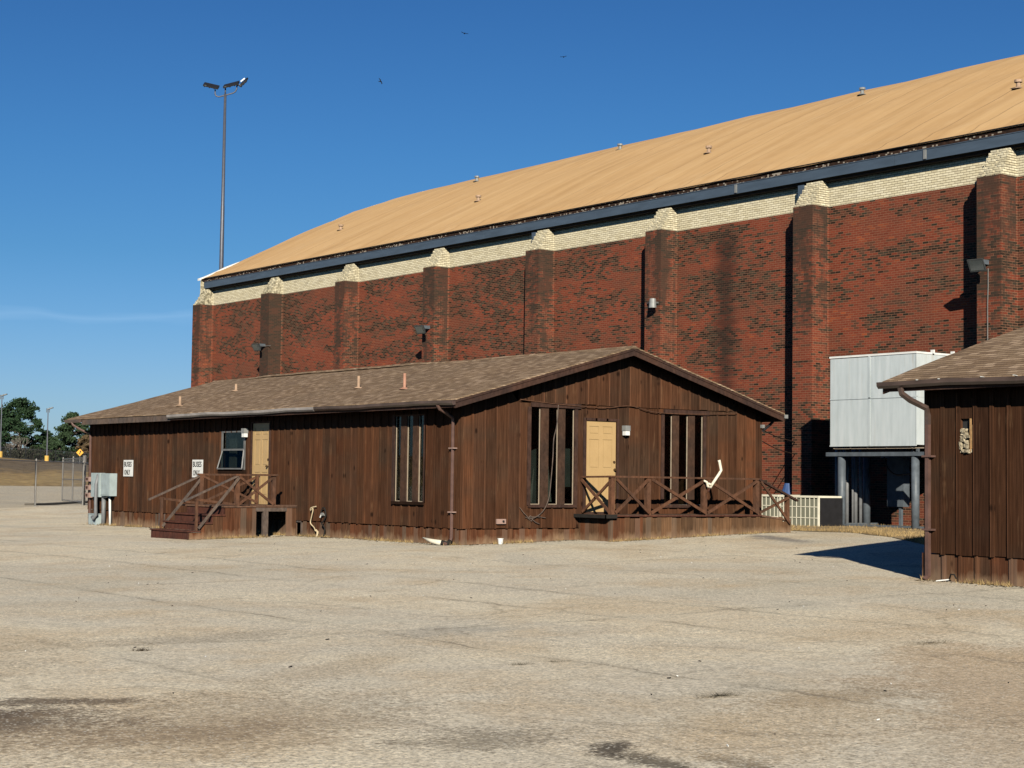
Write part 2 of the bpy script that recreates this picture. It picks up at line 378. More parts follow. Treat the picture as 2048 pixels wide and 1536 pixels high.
    c = n.mix(n.M('MULTIPLY', n.M('GREATER_THAN', ag2, .955), .6), c, (.66, .63, .54))
    c = n.mix(n.M('MULTIPLY', n.M('LESS_THAN', ag2, .05), .55), c, (.12, .105, .085))
    c = n.mix(1., c, (1.16, 1.145, 1.13), 'MULTIPLY')
    n.color(c).bump(n.M('ADD', fi, n.M('MULTIPLY', ag, -.6)), .55, .006)
    return n.m

def hill_mat():
    n = N('dry_hill', .95, .1)
    a = n.noise(n.vec(n.M('MULTIPLY', n.x, .12), n.M('MULTIPLY', n.y, .05), n.M('MULTIPLY', n.z, .9)), 1.6, 6, .7)
    b = n.noise(n.pos, .9, 5, .7)
    zz = n.M('ADD', n.z, n.M('MULTIPLY', n.M('SUBTRACT', a, .5), 3.0))
    c = n.ramp(n.rng(zz, -.3, 5.2), [(0., (.30, .21, .10)), (.22, (.42, .30, .14)), (.33, (.36, .25, .12)), (.40, (.20, .155, .10)), (.62, (.19, .145, .095)), (.72, (.26, .19, .10)), (.88, (.40, .25, .12)), (1., (.22, .16, .09))])
    c = n.mix(1., c, n.ramp(b, [(.3, (.5, .5, .5)), (.7, (1.4, 1.4, 1.4))]), 'MULTIPLY')
    n.color(c).bump(b, .6, .2); return n.m

def roof_tan_mat():
    n = N('tan_roof_coating', .8, .2)
    st = n.noise(n.vec(n.M('MULTIPLY', n.y, 1.15), n.M('MULTIPLY', n.x, .085), 1.), 1., 4, .6)
    s2 = n.noise(n.vec(n.M('MULTIPLY', n.y, 5.), n.M('MULTIPLY', n.x, .16), 4.), 1., 4, .6)
    sp_ = n.noise(n.pos, 1.6, 5, .65)
    c = n.ramp(st, [(.25, (.455, .275, .120)), (.5, (.555, .350, .162)), (.75, (.62, .41, .20))])
    c = n.mix(n.rng(s2, .52, .75, 0, .40), c, (.40, .245, .115))
    c = n.mix(n.rng(sp_, .5, .75, 0, .28), c, (.66, .46, .25))
    yy = n.M('ADD', n.y, n.M('MULTIPLY', n.M('SUBTRACT', n.noise(n.pos, .25, 3), .5), .35))
    fr = n.M('FRACT', n.M('DIVIDE', yy, 1.65))
    k = n.M('MULTIPLY', n.M('LESS_THAN', fr, .03), n.rng(n.noise(n.pos, .22, 2), .42, .6, .1, .75))
    c = n.mix(k, c, (.25, .15, .075))
    pt = n.noise(n.vec(n.M('MULTIPLY', n.x, .30), n.M('MULTIPLY', n.y, .45), 17.), 1., 5, .7)
    c = n.mix(n.rng(pt, .60, .68, 0, .30), c, (.38, .235, .115))
    c = n.mix(n.rng(pt, .30, .36, .22, 0), c, (.66, .47, .27))
    n.color(c).bump(n.M('ADD', st, n.M('MULTIPLY', fr, .15)), .3, .08); return n.m

def strip_mat():
    n = N('roof_edge_debris', .9, .1)
    r = n.white(n.vec(n.M('FLOOR', n.M('MULTIPLY', n.y, 15.)), n.M('FLOOR', n.M('MULTIPLY', n.z, 24.)), 0.))
    g = n.noise(n.vec(n.M('MULTIPLY', n.y, .8), 0., 0.), 1., 3)
    k = n.M('GREATER_THAN', n.M('ADD', r, n.M('MULTIPLY', n.M('SUBTRACT', g, .5), 1.3)), .86)
    k = n.M('MULTIPLY', k, n.M('LESS_THAN', n.z, 10.83))
    n.color(n.mix(k, n.mix(r, (.020, .013, .010), (.055, .028, .018)), (.30, .26, .21))); return n.m

def grille_mat(name):
    n = N(name, .5, .3)
    fy = n.M('FRACT', n.M('MULTIPLY', n.y, 7.2)); fz = n.M('FRACT', n.M('DIVIDE', n.M('SUBTRACT', n.z, .265), .245))
    e = n.M('MAXIMUM', n.M('LESS_THAN', fy, .18), n.M('LESS_THAN', fz, .12))
    n.color(n.mix(n.M('MULTIPLY', e, .0), (.20, .20, .15), (.3, .3, .25))); return n.m

MB_ = MB
BRICK = brick_mat('red_brick'); WBRICK = brick_mat('cream_brick', True)
WOOD = wood_mat('stained_siding'); WOODG = wood_mat('stained_siding_gable', seed=3., bph=-.04); SKIRT = wood_mat('skirting_boards', skirt=True)
SKIRT2 = wood_mat('ramp_boards', skirt=True, seed=2.)
WOODR = wood_mat('stained_siding_right', light=.80, seed=9., bph=-13.895, bw=.295)
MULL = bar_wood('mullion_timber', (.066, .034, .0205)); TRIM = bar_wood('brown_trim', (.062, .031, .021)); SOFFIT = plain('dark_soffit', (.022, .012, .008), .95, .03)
RAIL = bar_wood('rail_timber', (.120, .055, .030)); DECK = bar_wood('deck_timber', (.16, .085, .052)); GREYWOOD = bar_wood('weathered_timber', (.13, .092, .070))
STEPW = bar_wood('step_timber', (.095, .034, .021))
SHING = shingle_mat('brown_shingles', .278); SHING2 = shingle_mat('brown_shingles_near', .305, 1.05)
def door_mat():
    n = N('tan_door_paint', .45, .35)
    q = n.noise(n.pos, 2.5, 4); g = n.noise(n.vec(n.M('MULTIPLY', n.x, 6.), n.M('MULTIPLY', n.y, 6.), n.M('MULTIPLY', n.z, 2.)), 1.5, 5, .7)
    c = n.ramp(q, [(.3, (.44, .295, .135)), (.7, (.49, .33, .155))])
    c = n.mix(n.M('MULTIPLY', n.rng(g, .52, .72, 0, .6), n.rng(n.z, .7, 1.7, 1., .25)), c, (.24, .15, .075))
    n.color(c).bump(q, .1, .004); return n.m
DOORP = door_mat()
BRASS = plain('tarnished_brass', (.16, .10, .05), .4, .5, .7)
ALU = plain('aluminium_frame', (.36, .29, .21), .5, .3, .0, var=.1)
ALUD = plain('grey_window_frame', (.17, .17, .165), .5, .4, .3)
GUTD = plain('brown_gutter', (.075, .050, .042), .32, .5, var=.25, stretch=(1, .4, 1)); GUTL = plain('sheen_gutter', (.30, .27, .25), .4, .4, var=.2, stretch=(1, .4, 1))  # GUTL: the same brown gutter, its lit sheen put into the colour
SPOUT = plain('brown_downspout', (.115, .065, .052), .45, .4, var=.15)
STEEL = plain('grey_painted_steel', (.095, .112, .128), .5, .4, var=.15); FASC = plain('blue_grey_fascia', (.062, .088, .122), .5, .3, var=.10, scale=2, stretch=(1, .5, 3))
WHITE = plain('white_paint', (.74, .74, .70), .5, .3, var=.05); PVC = plain('cream_plastic', (.72, .66, .52), .45, .4, var=.05)
def hvac_mat():
    n = N('galvanised_panel', .45, .4, .1)
    q = n.noise(n.vec(n.M('MULTIPLY', n.x, 2.), n.M('MULTIPLY', n.y, 4.), n.M('MULTIPLY', n.z, .5)), 1.3, 5, .65)
    c = n.ramp(q, [(.3, (.47, .52, .52)), (.5, (.55, .60, .60)), (.7, (.62, .66, .66))])
    g = n.noise(n.vec(n.M('MULTIPLY', n.x, 7.), n.M('MULTIPLY', n.y, 9.), n.M('MULTIPLY', n.z, .7)), 1., 4)
    c = n.mix(n.M('MULTIPLY', n.rng(g, .58, .74, 0, .5), n.rng(n.z, 3.6, 4.8, .25, 1.)), c, (.40, .33, .22))
    k = n.noise(n.pos, 9., 2); c = n.mix(n.rng(k, .76, .80, 0, .7), c, (.18, .15, .12))
    n.color(c).bump(n.noise(n.pos, 1.4, 2), .25, .05); return n.m
HVAC = hvac_mat()
ELEC = plain('pale_green_box', (.34, .40, .40), .5, .35, var=.1, scale=4); CONDUIT = plain('grey_conduit', (.17, .175, .18), .5, .4)
DARKM = plain('dark_bronze', (.05, .055, .055), .5, .4)
BLACK = plain('black_metal', (.018, .018, .02), .5, .3); BLKMAT = plain('matte_black', (.02, .018, .016), .85, .2)
ACP = plain('cream_enamel', (.72, .68, .54), .5, .3, var=.06); GRILLE = grille_mat('condenser_grille')
TANV = plain('tan_vent', (.40, .27, .18), .7, .2); PINKV = plain('pink_vent', (.42, .22, .15), .7, .2); CONC = plain('concrete', (.38, .35, .30), .9, .2)
YEL = plain('yellow_paint', (.62, .37, .09), .7, .2, var=.1); SIGNY = plain('sign_yellow', (.75, .38, .04), .5, .3, var=.03)
GALV = plain('galvanised_pipe', (.20, .19, .175), .5, .4, .3, var=.12); POLE = plain('pole_steel', (.095, .10, .12), .45, .4, .3, var=.08)
BARK = plain('pine_bark', (.09, .065, .05), .95, .1, var=.3, scale=2); BARE = plain('bare_twigs', (.23, .20, .17), .95, .1, var=.2)
BLUE = plain('blue_plastic', (.035, .075, .19), .5, .35); ROOFT = roof_tan_mat(); STRIP = strip_mat()
ASPH = asphalt_mat(); HILL = hill_mat()
HOSE = plain('cream_hose', (.50, .40, .25), .6, .3, var=.15)
YELW = bar_wood('raw_timber', (.42, .24, .10))
INS = plain('insulation', (.38, .32, .22), .95, .1, var=.3, scale=14); INSD = plain('tar_paper', (.03, .03, .03), .7, .2)
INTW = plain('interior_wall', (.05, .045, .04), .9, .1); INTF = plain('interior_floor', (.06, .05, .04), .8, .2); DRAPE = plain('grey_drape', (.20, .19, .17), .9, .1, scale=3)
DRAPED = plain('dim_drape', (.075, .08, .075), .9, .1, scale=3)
LENS = plain('lamp_glass', (.09, .10, .095), .12, .7, var=.05); BIRD = plain('black_feather', (.012, .012, .014), .8, .1)
SOCKET = plain('galvanised_dull', (.25, .255, .245), .5, .4, .2); PINKB = plain('pinkish_grey_box', (.33, .22, .18), .6, .3, var=.1)
def foliage(name, col, seed=0.):
    n = N(name, .75, .2)
    a = n.noise(n.pos, .9, 4); b = n.white(n.vec(n.M('FLOOR', n.M('MULTIPLY', n.x, 3.)), n.M('FLOOR', n.M('MULTIPLY', n.y, 3.)), n.M('FLOOR', n.M('MULTIPLY', n.z, 3.))))
    c = n.mix(n.rng(a, .35, .65), tuple(q*.6 for q in col), tuple(q*1.5 for q in col))
    c = n.mix(n.M('MULTIPLY', b, .4), c, tuple(q*2.2 for q in col)); n.color(c); return n.m
PINE = foliage('pine_needles', (.017, .036, .015)); PINE2 = foliage('pine_needles_grey', (.024, .042, .018)); BRUSH = foliage('brown_brush', (.085, .058, .030)); GRASS = foliage('dry_grass', (.26, .18, .08)); WEED = foliage('green_brown_weed', (.10, .09, .04))
def glass_mat(name='window_glass', k=.22):
    m = bpy.data.materials.new(name); m.use_nodes = True; t = m.node_tree; t.nodes.clear()
    o = t.nodes.new('ShaderNodeOutputMaterial'); mx = t.nodes.new('ShaderNodeMixShader'); tr = t.nodes.new('ShaderNodeBsdfTransparent'); gl = t.nodes.new('ShaderNodeBsdfGlossy')
    tr.inputs[0].default_value = (.62, .66, .64, 1); gl.inputs['Roughness'].default_value = .02; gl.inputs[0].default_value = (.9, .9, .9, 1)
    fr = t.nodes.new('ShaderNodeFresnel'); fr.inputs[0].default_value = 1.38
    ml = t.nodes.new('ShaderNodeMath'); ml.operation = 'MULTIPLY'; ml.inputs[1].default_value = k; t.links.new(fr.outputs[0], ml.inputs[0]); t.links.new(ml.outputs[0], mx.inputs[0]); t.links.new(tr.outputs[0], mx.inputs[1]); t.links.new(gl.outputs[0], mx.inputs[2]); t.links.new(mx.outputs[0], o.inputs[0]); return m
GLASS = glass_mat(); GLASSD = glass_mat('dim_sash_glass', .05)  # GLASSD: sash glass with its sky reflection turned down
def mesh_fence_mat():
    m = bpy.data.materials.new('chain_link_wire'); m.use_nodes = True; t = m.node_tree; b = t.nodes['Principled BSDF']; b.inputs['Base Color'].default_value = (.34, .33, .31, 1); b.inputs['Roughness'].default_value = .6
    g = t.nodes.new('ShaderNodeNewGeometry'); q = t.nodes.new('ShaderNodeSeparateXYZ'); t.links.new(g.outputs['Position'], q.inputs[0])
    def M(op, a, b_=None):
        n = t.nodes.new('ShaderNodeMath'); n.operation = op
        for i, v in enumerate((a, b_)):
            if v is None: continue
            if isinstance(v, (int, float)): n.inputs[i].default_value = v
            else: t.links.new(v, n.inputs[i])
        return n.outputs[0]
    u = M('MULTIPLY', M('ADD', M('MULTIPLY', q.outputs[0], .6), M('MULTIPLY', q.outputs[1], .8)), 12.); v = M('MULTIPLY', q.outputs[2], 12.)
    a = M('LESS_THAN', M('FRACT', M('ADD', u, v)), .13); c = M('LESS_THAN', M('FRACT', M('SUBTRACT', u, v)), .13)
    t.links.new(M('MAXIMUM', a, c), b.inputs['Alpha']); return m
WIRE = mesh_fence_mat()

# ------------------------------------------------------------------ ground
def gz(x, y):
    z = .022*max(x, -9) if x < 0 else min(.23, .028*x)
    if y > 0 and x < 6: z -= .0045*min(y, 40)*(1-ss((x-3)/3) if x > 3 else 1)
    if y > 25: z = z*(1-ss((y-25)/20)) + 0.02*ss((y-25)/20)
    if y < -12: k = ss((-12-y)/12); z = z*(1-k) + k*min(0., max(-.2, .022*x))
    return z + .012*math.sin(x*.7+y*.31)*math.sin(y*.45-x*.2)
def axis(lo, hi, c0, c1, step):
    a = [c0]
    while a[-1] < c1: a.append(a[-1]+step)
    s = step
    while a[-1] < hi: s *= 1.35; a.append(a[-1]+s)
    s = step
    while a[0] > lo: s *= 1.35; a.insert(0, a[0]-s)
    return a
xs = axis(-3000, 3000, -24, 22, .8); ys = axis(-3000, 3000, -32, 60, .8)
g = MB(); nx = len(xs)
for yv in ys:
    for xv in xs: g.v.append((xv, yv, gz(xv, yv) if abs(xv) < 400 and abs(yv) < 400 else 0.))
for j in range(len(ys)-1):
    for i in range(nx-1): g.f.append((j*nx+i, j*nx+i+1, (j+1)*nx+i+1, (j+1)*nx+i))
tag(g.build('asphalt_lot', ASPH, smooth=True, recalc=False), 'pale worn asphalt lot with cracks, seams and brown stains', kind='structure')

# the dry hill beyond the lot
HD = Vector((.36724, .93013, 0)); HT = Vector((.93013, -.36724, 0))
def hillz(D, t):
    H = 3.75 - .075*t if t > -60 else 8.2
    H = max(1.4, min(7.5, H))
    z = H*(.30*ss((D-196)/18) + .70*ss((D-208)/56))
    if D > 268: z -= ss((D-268)/60)*1.2
    return z - .35 + .18*mnoise.noise(Vector((D*.06, t*.06, 2)))*ss((D-198)/10)
h = MB(); Ds = [196+3*k for k in range(35)] + [310, 340, 400, 500, 700, 1200, 2500]; Ts = [-900, -500, -250, -160, -120] + [-100+5*k for k in range(40)] + [120, 200, 400, 900]
for D in Ds:
    for t in Ts:
        p = CAM + HD*D + HT*t; h.v.append((p.x, p.y, hillz(D, t)))
nT = len(Ts)
for j in range(len(Ds)-1):
    for i in range(nT-1): h.f.append((j*nT+i, j*nT+i+1, (j+1)*nT+i+1, (j+1)*nT+i))
tag(h.build('hill', HILL, smooth=True), 'low dry grass hill beyond the lot at the left', kind='structure')

# strip of dry verge in front of the steel platform
VE = [(10.14, .22), (10.5, -1.40), (8.84, -4.08), (6.55, -6.94)]
def verge_edge(y):
    if y > .22: return 10.14 + (y-.22)*.2
    for (xa, ya), (xb, yb) in zip(VE, VE[1:]):
        if ya >= y >= yb: return xa + (xb-xa)*(ya-y)/(ya-yb)
    return 6.55 + (y+6.94)*.8
def soil_mat():
    n = N('dry_soil', .95, .1); a = n.noise(n.pos, 2.2, 5, .7); b = n.noise(n.pos, 18, 3)
    n.color(n.mix(1., n.ramp(a, [(.3, (.24, .17, .10)), (.5, (.34, .25, .14)), (.7, (.42, .33, .20))]), n.ramp(b, [(.3, (.7, .7, .7)), (.7, (1.3, 1.3, 1.3))]), 'MULTIPLY')).bump(b, .5, .02); return n.m
v = MB(); ny = 90
for j in range(ny+1):
    y = -11 + j*(7+11)/ny + .0; xe = verge_edge(y) + .25*mnoise.noise(Vector((y*.9, 0, 0)))
    for i in range(9):
        x = xe + (16.86-xe)*i/8; v.v.append((x, y, gz(x, y)+.012+.02*(i > 0)))
for j in range(ny):
    for i in range(8): v.f.append((j*9+i, j*9+i+1, (j+1)*9+i+1, (j+1)*9+i))
tag(v.build('verge_soil', soil_mat(), smooth=True), 'strip of dry soil between the asphalt and the brick hall', kind='structure')
def blades(name, pts, mat, hmin, hmax, wd, label):
    b = MB()
    for (x, y) in pts:
        hh = random.uniform(hmin, hmax); a = random.uniform(0, 6.283); w2 = wd*random.uniform(.6, 1.4); lx = random.gauss(0, .4)*hh; ly = random.gauss(0, .4)*hh; z = gz(x, y)
        dx, dy = math.cos(a)*w2, math.sin(a)*w2
        b.face([(x-dx, y-dy, z-.01), (x+dx, y+dy, z-.01), (x+lx, y+ly, z+hh)])
    return tag(b.build(name, mat, recalc=False), label, 'grass', kind='stuff')
pts = []
while len(pts) < 16000:
    y = random.uniform(-9, 4); x = verge_edge(y) + random.random()**1.5*5.2
    if x < 16 and mnoise.noise(Vector((x*.8, y*.8, 0))) > -.25: pts.append((x, y))
blades('dry_grass', pts, GRASS, .02, .11, .008, 'thin dry yellow grass on the verge below the steel platform')
pts = []
for k in range(7000):
    s = random.random()
    if s < .5: pts.append((-.03-abs(random.gauss(0, .10)), random.uniform(0, 19)))
    elif s < .62: pts.append((random.uniform(0, 3.2), -.03-abs(random.gauss(0, .12))))
    elif s < .75: pts.append((random.uniform(3.1, 8.8), -1.14-abs(random.gauss(0, .05))))
    elif s < .86: pts.append((random.uniform(-2.9, 0), 6.80-abs(random.gauss(0, .09))))
    else: pts.append((-.70-abs(random.gauss(0, .07)), random.uniform(-16, -12.9)))
pts = [p for p in pts if mnoise.noise(Vector((p[0]*1.1, p[1]*1.1, 4))) > -.1]
blades('base_weeds', pts, GRASS, .015, .095, .007, 'scattered dry weeds along the foot of the wooden walls')

lv = MB()
for k in range(1500):
    s_ = random.random()
    if s_ < .5: x, y = -.05-abs(random.gauss(0, .16)), random.uniform(0, 19)
    elif s_ < .65: x, y = random.uniform(0, 3.2), -.05-abs(random.gauss(0, .16))
    elif s_ < .8: x, y = random.uniform(3.1, 8.8), -1.15-abs(random.gauss(0, .12))
    elif s_ < .9: x, y = random.uniform(-3.0, 0), 6.78-abs(random.gauss(0, .15))
    else: x, y = -.72-abs(random.gauss(0, .15)), random.uniform(-16, -12.9)
    a = random.uniform(0, 6.28); L_ = random.uniform(.010, .032); z = gz(x, y)+.004
    lv.face([(x-math.cos(a)*L_, y-math.sin(a)*L_, z), (x+math.sin(a)*L_*.5, y-math.cos(a)*L_*.5, z+.008), (x+math.cos(a)*L_, y+math.sin(a)*L_, z+.004), (x-math.sin(a)*L_*.5, y+math.cos(a)*L_*.5, z+.012)])
tag(lv.build('leaf_litter', BRUSH, recalc=False), 'brown leaf litter blown against the foot of the walls', 'leaves', kind='stuff')
def litter(name, n, mat, size, region, label):
    b = MB()
    for k in range(n):
        x = random.uniform(region[0], region[1]); y = random.uniform(region[2], region[3]); z = gz(x, y); a = random.uniform(0, 6.28); L = size*random.uniform(.5, 1.8)
        b.bar((x, y, z+.004), (x+math.cos(a)*L, y+math.sin(a)*L, z+.010), L*.25, .008)
    return tag(b.build(name, mat), label, 'litter', kind='stuff')
litter('twig_litter', 110, BLKMAT, .022, (-17, 4, -24, 4), 'dark twigs and crumbs scattered over the asphalt')
litter('pale_pebbles', 45, WHITE, .014, (-17, 4, -24, 4), 'pale pebbles and paper scraps scattered over the asphalt')

# ------------------------------------------------------------------ brick hall
XB, XP, ZW = 16.884, 16.164, 9.60
hall = thing('brick_hall', (XB, 45.2, 0), 'long red brick hall with cream band, pilasters and curved tan roof', 'building')
YE, YN = 45.48, -24.0
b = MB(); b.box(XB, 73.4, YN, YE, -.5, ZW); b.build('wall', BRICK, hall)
b = MB(); b.box(XB-.004, XB+.3, YN, YE-.02, ZW, 10.44); b.build('cream_brick_band', WBRICK, hall)
AR = [-1.524, 5.162, 11.80, 18.284, 24.858, 31.48, 37.929, 44.72]
AR = [AR[0]-6.65*k for k in (3, 2, 1)] + AR
for y0 in AR:
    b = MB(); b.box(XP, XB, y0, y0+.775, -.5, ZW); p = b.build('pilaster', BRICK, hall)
    cb = MB(); hb = .0677; nr = 12
    for k in range(nr):                                   # stepped cap: courses laid back towards the wall
        zz = math.ceil(ZW/hb)*hb + (k-1)*hb; zz = max(zz, ZW+.002) if k == 0 else zz
        xf = XP + .012 + .036*k; yin = .010*k
        y = y0 + yin*.3; ye = y0+.775-yin; q = 0
        while y < ye-.01:
            y2 = min(ye, y + (.10 if (q+k) % 2 else .20)); cb.box(xf + (.035 if (q+k) % 2 else 0) + random.uniform(0, .006), XB+.002, y, y2-.004, zz, zz+hb-.006); y = y2; q += 1
        cb.box(xf+.04, XB-.002, y0+yin*.3+.008, ye-.01, zz, zz+hb)
    cb.build('cap', WBRICK, p)
prof = [(16.50, 10.87), (17.3, 11.25), (18.8, 12.03), (20.5, 12.88), (22.2, 13.74), (23.9, 14.55), (25.1, 15.08), (26.9, 15.80), (28.3, 16.30), (29.7, 16.75), (31.3, 17.20), (33, 17.62), (37, 18.35), (41, 18.75), (45, 18.9)]
def pz(x):
    if x > 45: x = 90-x
    for (a, za), (c_, zc_) in zip(prof, prof[1:]):
        if a <= x <= c_: return za + (zc_-za)*(x-a)/(c_-a)
    return prof[0][1]
px_ = []
for (a, za), (c_, zc_) in zip(prof, prof[1:]):
    for k in range(4): px_.append(a+(c_-a)*k/4)
px_.append(45.); zs_ = [pz(x) for x in px_]
for _ in range(3): zs_ = [zs_[0]] + [(zs_[i-1]+2*zs_[i]+zs_[i+1])/4 for i in range(1, len(zs_)-1)] + [zs_[-1]]
full = list(zip(px_, zs_)) + [(90-x, z) for x, z in reversed(list(zip(px_, zs_))[:-1])]
r = MB(); yr = [YE-.05 - k*1.2 for k in range(59)]; nf = len(full)
for y in yr:
    for i, (x, z) in enumerate(full): r.v.append((x, y, z + (.05*mnoise.noise(Vector((x*.4, y*.35, 0))) if i > 1 else .02*mnoise.noise(Vector((0, y*.8, 0))))))
for j in range(len(yr)-1):
    for i in range(nf-1): r.f.append((j*nf+i, j*nf+i+1, (j+1)*nf+i+1, (j+1)*nf+i))
roof = r.build('roof', ROOFT, hall, smooth=True)
e = MB()
pts_ = [(x, YE-.06, z-.01) for x, z in full]; e.v += pts_ + [(x, YE-.06, ZW) for x, z in full]
for i in range(nf-1): e.f.append((i, i+1, nf+i+1, nf+i))
e.build('end_gable', WBRICK, hall, recalc=False)
t = MB(); t.box(16.56, 16.70, YN, YE-.25, 10.732, 10.872); t.build('roof_edge_strip', STRIP, hall)
t = MB(); t.tube([(16.50, y, 10.895+.01*mnoise.noise(Vector((0, y, 3)))) for y in [YN+k*1.0 for k in range(70)]], .018, 5); t.build('edge_cable', BLACK, hall)
t = MB()
y = YN
while y < 45.0:
    y2 = min(45.13, y+6.6); t.box(16.55, 16.59, y, y2-.012, 10.415, 10.72); t.box(16.535, 16.60, y, y2-.012, 10.708, 10.73); y = y2
t.build('fascia', FASC, hall)
t = MB(); t.box(16.592, 16.878, YN, 45.10, 10.40, 10.45); t.box(16.66, 16.878, YN, 45.10, 10.335, 10.40); t.build('soffit_and_shadow_strip', BLKMAT, hall)  # soffit, plus a black strip below that stands in for its shadow
for y in (8.7, 1.25):
    t = MB(); t.box(16.515, 16.549, y, y+.09, 10.44, 10.70); t.build('fascia_bracket', SOCKET, hall)
for y0 in (5.162, 18.284):
    t = MB(); t.box(16.60, 16.80, y0+.78, y0+1.0, 9.95, 10.332); t.build('conductor_head', FASC, hall)
t = MB()
for k in range(9):
    x0 = 16.45 + .24*k; x1 = x0+.24; za, zb_ = pz(max(x0, 16.5)), pz(x1); h0 = .06 if k < 6 else .06*(9-k)/3; h1 = .06 if k < 5 else .06*(8-k)/3
    t.hexa([(x0, 45.36, za-.05), (x1, 45.36, zb_-.05), (x1, 45.62, zb_-.05), (x0, 45.62, za-.05), (x0, 45.40, za+h0), (x1, 45.40, zb_+h1), (x1, 45.62, zb_+h1), (x0, 45.62, za+h0)])
t.build('end_flashing', WHITE, hall)
for (x, y) in ((21.0, 39.9), (21.0, 28.75), (21.0, 14.7), (26.6, 36.7), (26.3, 25.8), (26.6, 12.5), (21.0, 1.5)):
    z = pz(x); t = MB(); t.tube([(x, y, z-.1), (x, y, z+.17)], .07, 10); t.tube([(x, y, z+.17), (x, y, z+.25)], .12, 10); t.tube([(x, y, z-.03), (x, y, z+.03)], [.2, .09], 10)
    t.build('roof_vent', TANV if x < 22 else SOCKET, hall, smooth=False)

# floodlights fixed to the pilasters
def floodlight(loc, label, conduit):
    th = thing('floodlight', loc, label, 'floodlight', 'floodlights on the brick pilasters')
    x, y, z = loc; d = Vector((-.70, -.10, -.42)).normalized()
    rt = Vector((.1, -1, 0)).normalized(); up = rt.cross(d).normalized()
    if up.z < 0: up = -up
    def P(a, b_, c_): return Vector(loc) + rt*a + up*b_ + d*c_
    m = MB()
    def hx(a, bb, c0, c1, a2=None, b2=None):
        a2 = a2 or a; b2 = b2 or bb
        m.hexa([P(-a, -bb, c0), P(a, -bb, c0), P(a2, -b2, c1), P(-a2, -b2, c1), P(-a, bb, c0), P(a, bb, c0), P(a2, b2, c1), P(-a2, b2, c1)])
    hx(.13, .11, -.02, .12, .23, .17); hx(.235, .175, .12, .16); m.build('housing', DARKM, th)
    m = MB(); hx(.195, .135, .16, .166); m.build('lens', LENS, th)
    m = MB(); m.box(x+.05, XP+.001, y-.06, y+.06, z-.02, z+.10); m.bar(P(0, 0, -.02), (x+.12, y, z+.02), .06); m.build('bracket', STEEL, th)
    m = MB()
    if conduit == 'down': m.tube([(XP-.02, y-.05, z-.12), (XP-.02, y-.05, z-.6), (XP-.022, y-.03, z-1.1), (XP-.02, y-.03, 2.6)], .016, 6)
    elif conduit == 'side': m.tube([(x+.2, y, z+.0), (XP-.02, y-.2, z-.0), (XP-.02, y-1.0 if y-1.0 > y else y-.55, z-.0)], .014, 6)
    if conduit: m.build('conduit', GALV, th)
floodlight((15.83, 38.25, 7.23), 'small dark floodlight low on the grey stained pilaster, second from the left end', 'side')
floodlight((15.83, 25.15, 7.20), 'floodlight on the fourth pilaster from the left, above the cabin roof', None)
floodlight((15.83, -1.08, 7.25), 'floodlight with a long vertical conduit, on the pilaster at the right edge', 'down')
th = thing('floodlight', (16.0, 11.95, 7.15), 'pale cylindrical lamp side on to the camera, on the pilaster above the cabin gable', 'floodlight', 'floodlights on the brick pilasters')
m = MB(); m.tube([(15.93, 11.92, 7.02), (15.93, 11.92, 7.32)], [.13, .10], 12); m.build('housing', SOCKET, th, smooth=False)
m = MB(); m.bar((15.93, 12.0, 7.22), (16.15, 12.42, 7.22), .04); m.bar((15.95, 11.92, 7.2), (16.17, 11.92, 7.2), .05); m.build('bracket', ALUD, th)

